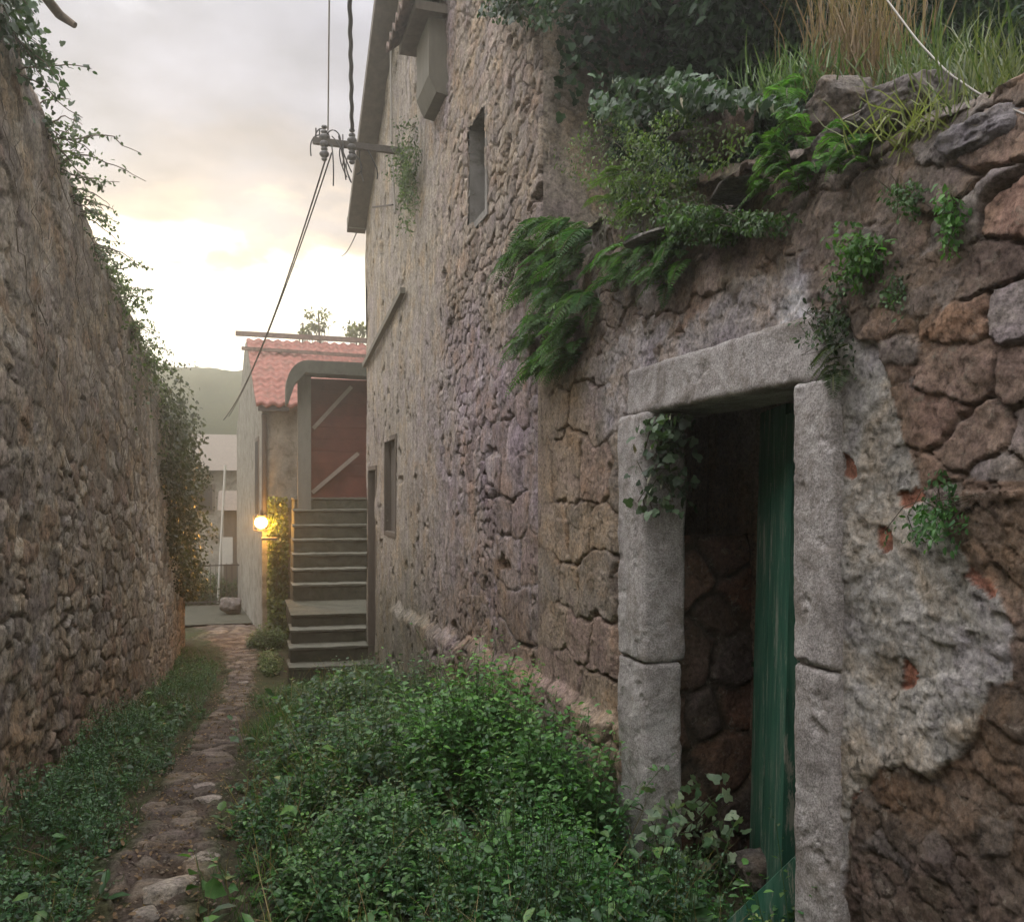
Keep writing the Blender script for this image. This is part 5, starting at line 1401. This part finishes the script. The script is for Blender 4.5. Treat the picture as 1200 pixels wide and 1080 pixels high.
def spray(name, label, base, n, strands, Ls, Lst, ca, cb, seed, out=(1, 0, .1), mat=None, group=None, bare=0, tpl=LEAF6, cat='shrub', wf=.7, sprd=(.5, .6, .5)):
    """shrub of arching twigs with leaves along them, some twigs bare"""
    rg = np.random.RandomState(seed); base = np.array(base, float)
    if base.ndim == 1: base = base[None]
    S = []
    for i in range(strands + bare):
        b = base[rg.randint(0, len(base))] + rg.normal(size=3) * .04
        d = unit(np.array(out) + rg.normal(size=3) * np.array(sprd))
        t = np.linspace(0, 1, 10)[:, None]; ll = Lst * rg.uniform(.5, 1.15)
        S.append(b + d * t * ll + np.array((0, 0, -.35)) * ll * t ** 2 + .03 * ll * np.cumsum(rg.normal(size=(10, 3)), 0))
    S = np.array(S)
    v, f = tubes(S, np.linspace(.006, .002, 10)[None, :], 4)
    root = empty(name, tuple(base.mean(0)), label, cat, group)
    mk('twigs', v, f, M['twig'], root)
    S2 = S[:strands]
    si = rg.randint(0, strands, n); tt = rg.uniform(.15, 1, n) * 8.99; k = tt.astype(int); fr_ = (tt - k)[:, None]
    Q = S2[si, k] * (1 - fr_) + S2[si, k + 1] * fr_ + rg.normal(size=(n, 3)) * .012
    D = rg.normal(size=(n, 3)) * .7 + np.array((0, 0, -.4)); Nn = rg.normal(size=(n, 3)) + np.array((0, 0, .8))
    Ln = Ls * rg.uniform(.6, 1.3, n)
    V, F, C_ = join([leaves(Q, D, Nn, Ln, Ln * wf, tpl, tcol(rg, n, ca, cb))])
    mk('leaves', V, F, mat or M['leaf'], root, cols=C_, smooth=False)
    return root
def ltop(y, dz=0.0): return np.array((float(lface(y)) - .05, y, float(np.interp(y, [-4, 3, 5, 9.5, 13, 15.4], [4.35, 4.2, 3.95, 3.2, 2.5, 2.0])) + dz))
spray('shrub', 'dark leafy sprays hanging off the left wall near the upper left corner', [ltop(4.3), ltop(4.7, -.1), ltop(5.0, -.2), ltop(4.5, .1)], 420, 22, .034, .36, (.02, .045, .022), (.05, .085, .04), 72, group='shrubs on the left wall top', bare=3, out=(.7, .5, .1))
spray('shrub', 'airy shrub with small leaves against the sky on the left wall', [ltop(y, -.1) for y in (5.6, 6.0, 6.4, 6.8, 7.2)], 1100, 44, .032, .40, (.03, .055, .022), (.08, .11, .045), 73, group='shrubs on the left wall top', bare=9, out=(.75, .3, .35))
spray('shrub', 'dense green shrub at the far top of the left wall below the sun', [ltop(y, -.1) for y in (7.8, 8.4, 9.0, 9.6, 10.2)], 3000, 70, .030, .36, (.04, .07, .02), (.10, .14, .045), 74, group='shrubs on the left wall top', out=(.4, .2, .3))
patch('ivy', 'thick ivy mass spilling over the far end of the left wall', 'ivy', lw_pts(9.8, 15.3, -2.3, .3, lambda y, z: sm((y - 10.2) * .33 + z * .28 + .6 * fbm(y * 1.2, z * 1.2, None, 3, 5), -.05, .35)), 13000, .045, M['dleaf'], (.022, .032, .014), (.05, .055, .026), 75, out=(1, 0, 0), group=LG, thick=.30, stems=24)
patch('ivy', 'thin dry ivy on the middle of the left wall', 'ivy', lw_pts(7.5, 11.5, -1.6, .1, lambda y, z: sm(z + 1.0 + .9 * fbm(y * 1.5, z * 1.5, None, 3, 9), .2, .9) * .6), 2600, .035, M['leaf'], (.05, .07, .03), (.10, .12, .06), 76, out=(1, 0, 0), group=LG, thick=.08, stems=20)
rgv = np.random.RandomState(5)
def vines(label, n_, y0, y1, z0, z1, seed):
    rg = np.random.RandomState(seed); S = []
    for i in range(n_):
        y = rg.uniform(y0, y1); H = ltop(y)[2]; a = np.array((0, y, H + rg.uniform(z0, z1)))
        st_ = np.cumsum(rg.normal(size=(14, 3)) * .035 + np.array((0, rg.normal() * .03, -.05)), 0)
        q = a + st_; q[:, 0] = lface(q[:, 1]) + .045 + .03 * rg.rand(14)
        S.append(q)
    v, f = tubes(np.array(S), np.linspace(.0035, .0015, 14)[None], 4)
    tag(mk('dry_vines', v, f, M['brace']), label, 'vines', 'dry vines clinging to the left wall')
vines('tangle of dry pale vine stems on the near upper part of the left wall', 22, 3.6, 6.5, -1.5, 0, 1)
vines('dry vine stems on the far upper part of the left wall below the green shrub', 34, 6.5, 11.5, -1.5, 0, 2)
mb = MB(); mb.tube([ltop(4.6, .45) + (-.1, 0, 0), P(70, 18, 4.9), P(88, 30, 4.9)], np.array((.03, .028, .018)), 7); tag(mb.build('branch', M['twig'], None, True), 'broken dark stick poking out over the upper left corner', 'branch')

# ---- ivy at the lamp corner, bushes at its foot
patch('lamp_ivy', 'ivy column lit yellow by the lamp under it', 'ivy', lambda rg, n: np.stack([.36 + .34 * rg.rand(n), 15.62 + .06 * rg.rand(n), -1.1 + 2.6 * rg.rand(n) ** 1.1], -1), 2600, .055, M['leaf'], (.07, .10, .03), (.16, .18, .06), 81, out=(0, -1, 0), thick=.16, stems=12, wf=.8)
bush('shrub', (.32, 14.6), .30, .45, .42, 170, .05, 'dark low shrub at the foot of the lamp corner', (.03, .06, .025), (.06, .10, .04), seed=82, K=18, cat='shrub')
bush('shrub', (.33, 12.6), .14, .9, .22, 150, .045, 'low weeds hugging the left side of the staircase', (.03, .07, .025), (.07, .11, .04), seed=83, K=16, cat='shrub')
# hedge at the far end
blob_tree('hedge', (-.9, 21.9, -.75), (1.6, .4, .5), 5000, .08, 'dark hedge behind the fence at the end of the alley', (.02, .04, .018), (.05, .075, .03), 84, ((-.9, 22, -1.2), (-.9, 22, -.7), .04), M['leaf'], nb=30, cat='hedge')
blob_tree('far_bush', (-1.9, 22.8, .1), (.6, .5, .9), 3500, .08, 'pale bush left of the white pole before the distant house', (.04, .06, .03), (.09, .12, .06), 85, ((-1.9, 22.8, -1.2), (-1.9, 22.8, .1), .04), M['leaf'], nb=20, cat='bush')
# saplings over the red roof
SG = 'young trees rising behind the red roof'
def sapling(px, top, bot, w_, n, seed, label):
    a = P(px, bot, 22.5); b = P(px, top, 22.5)
    c = (a + b) / 2; c[2] = b[2] - (b[2] - a[2]) * .35
    base = a.copy(); base[2] = -1.1
    blob_tree('young_tree', c, (w_, w_, (b[2] - a[2]) * .45), n, .12, label, (.07, .075, .03), (.14, .13, .05), seed, (base, b, .05), M['leaf'], nb=14, group=SG, wf=.6)
sapling(374, 366, 400, .42, 190, 91, 'tallest young tree behind the middle of the red roof')
sapling(357, 380, 400, .18, 50, 92, 'tiniest young tree tip left of the tallest one behind the red roof')
sapling(417, 380, 402, .45, 200, 93, 'young tree behind the red roof next to the tall stone house')

# ---- pale stones edging the path
PG = 'pale stones beside the path'
for i, (px, py, r, lab) in enumerate(((236, 1006, .055, 'pale round stone at the right edge of the path in the foreground'), (196, 1042, .085, 'large flat stone at the bottom of the path'),
                                      (172, 1072, .05, 'smaller stone nearest the bottom edge of the picture'), (243, 937, .05, 'pale flat stone in the middle of the path bend'),
                                      (238, 922, .045, 'pale stone just behind the middle path stone'), (285, 800, .06, 'thin worn stone far along the path'))):
    zg = 0.0; d = 3.0
    for k in range(20):
        p = P(px, py, d); zg = float(gz(p[0], p[1])) + .02; d = (EYE - zg) / ((py - HOR) / FPX)
    boulder('path_stone', P(px, py, d), (r * 1.4, r, r * .35), 300 + i, M['rock'], lab, 'stone', PG, rot=i * .9, base=(.33, .29, .24), n=24)
boulder('path_stone', (1.18, 4.45, float(gz(1.18, 4.45)) + .12), (.08, .08, .07), 320, M['rock'], 'grey stone half hidden between the bushes by the right wall', 'stone', PG, base=(.27, .26, .25), n=24)

# ------------------------------------------------------------------ haze
mb = MB(); mb.box(-90, 90, -8, 110, -8, 16)
hz = mb.build('haze', bpy.data.materials.new('haze')); tag(hz, kind='stuff')
hm = hz.data.materials[0]; hm.use_nodes = True
for n in list(hm.node_tree.nodes):
    if n.type == 'BSDF_PRINCIPLED': hm.node_tree.nodes.remove(n)
pv = hm.node_tree.nodes.new('ShaderNodeVolumePrincipled')
pv.inputs['Color'].default_value = (.92, .93, .88, 1)
pv.inputs['Density'].default_value = 0.008
pv.inputs['Anisotropy'].default_value = 0.75
hm.node_tree.links.new(pv.outputs[0], hm.node_tree.nodes['Material Output'].inputs['Volume'])
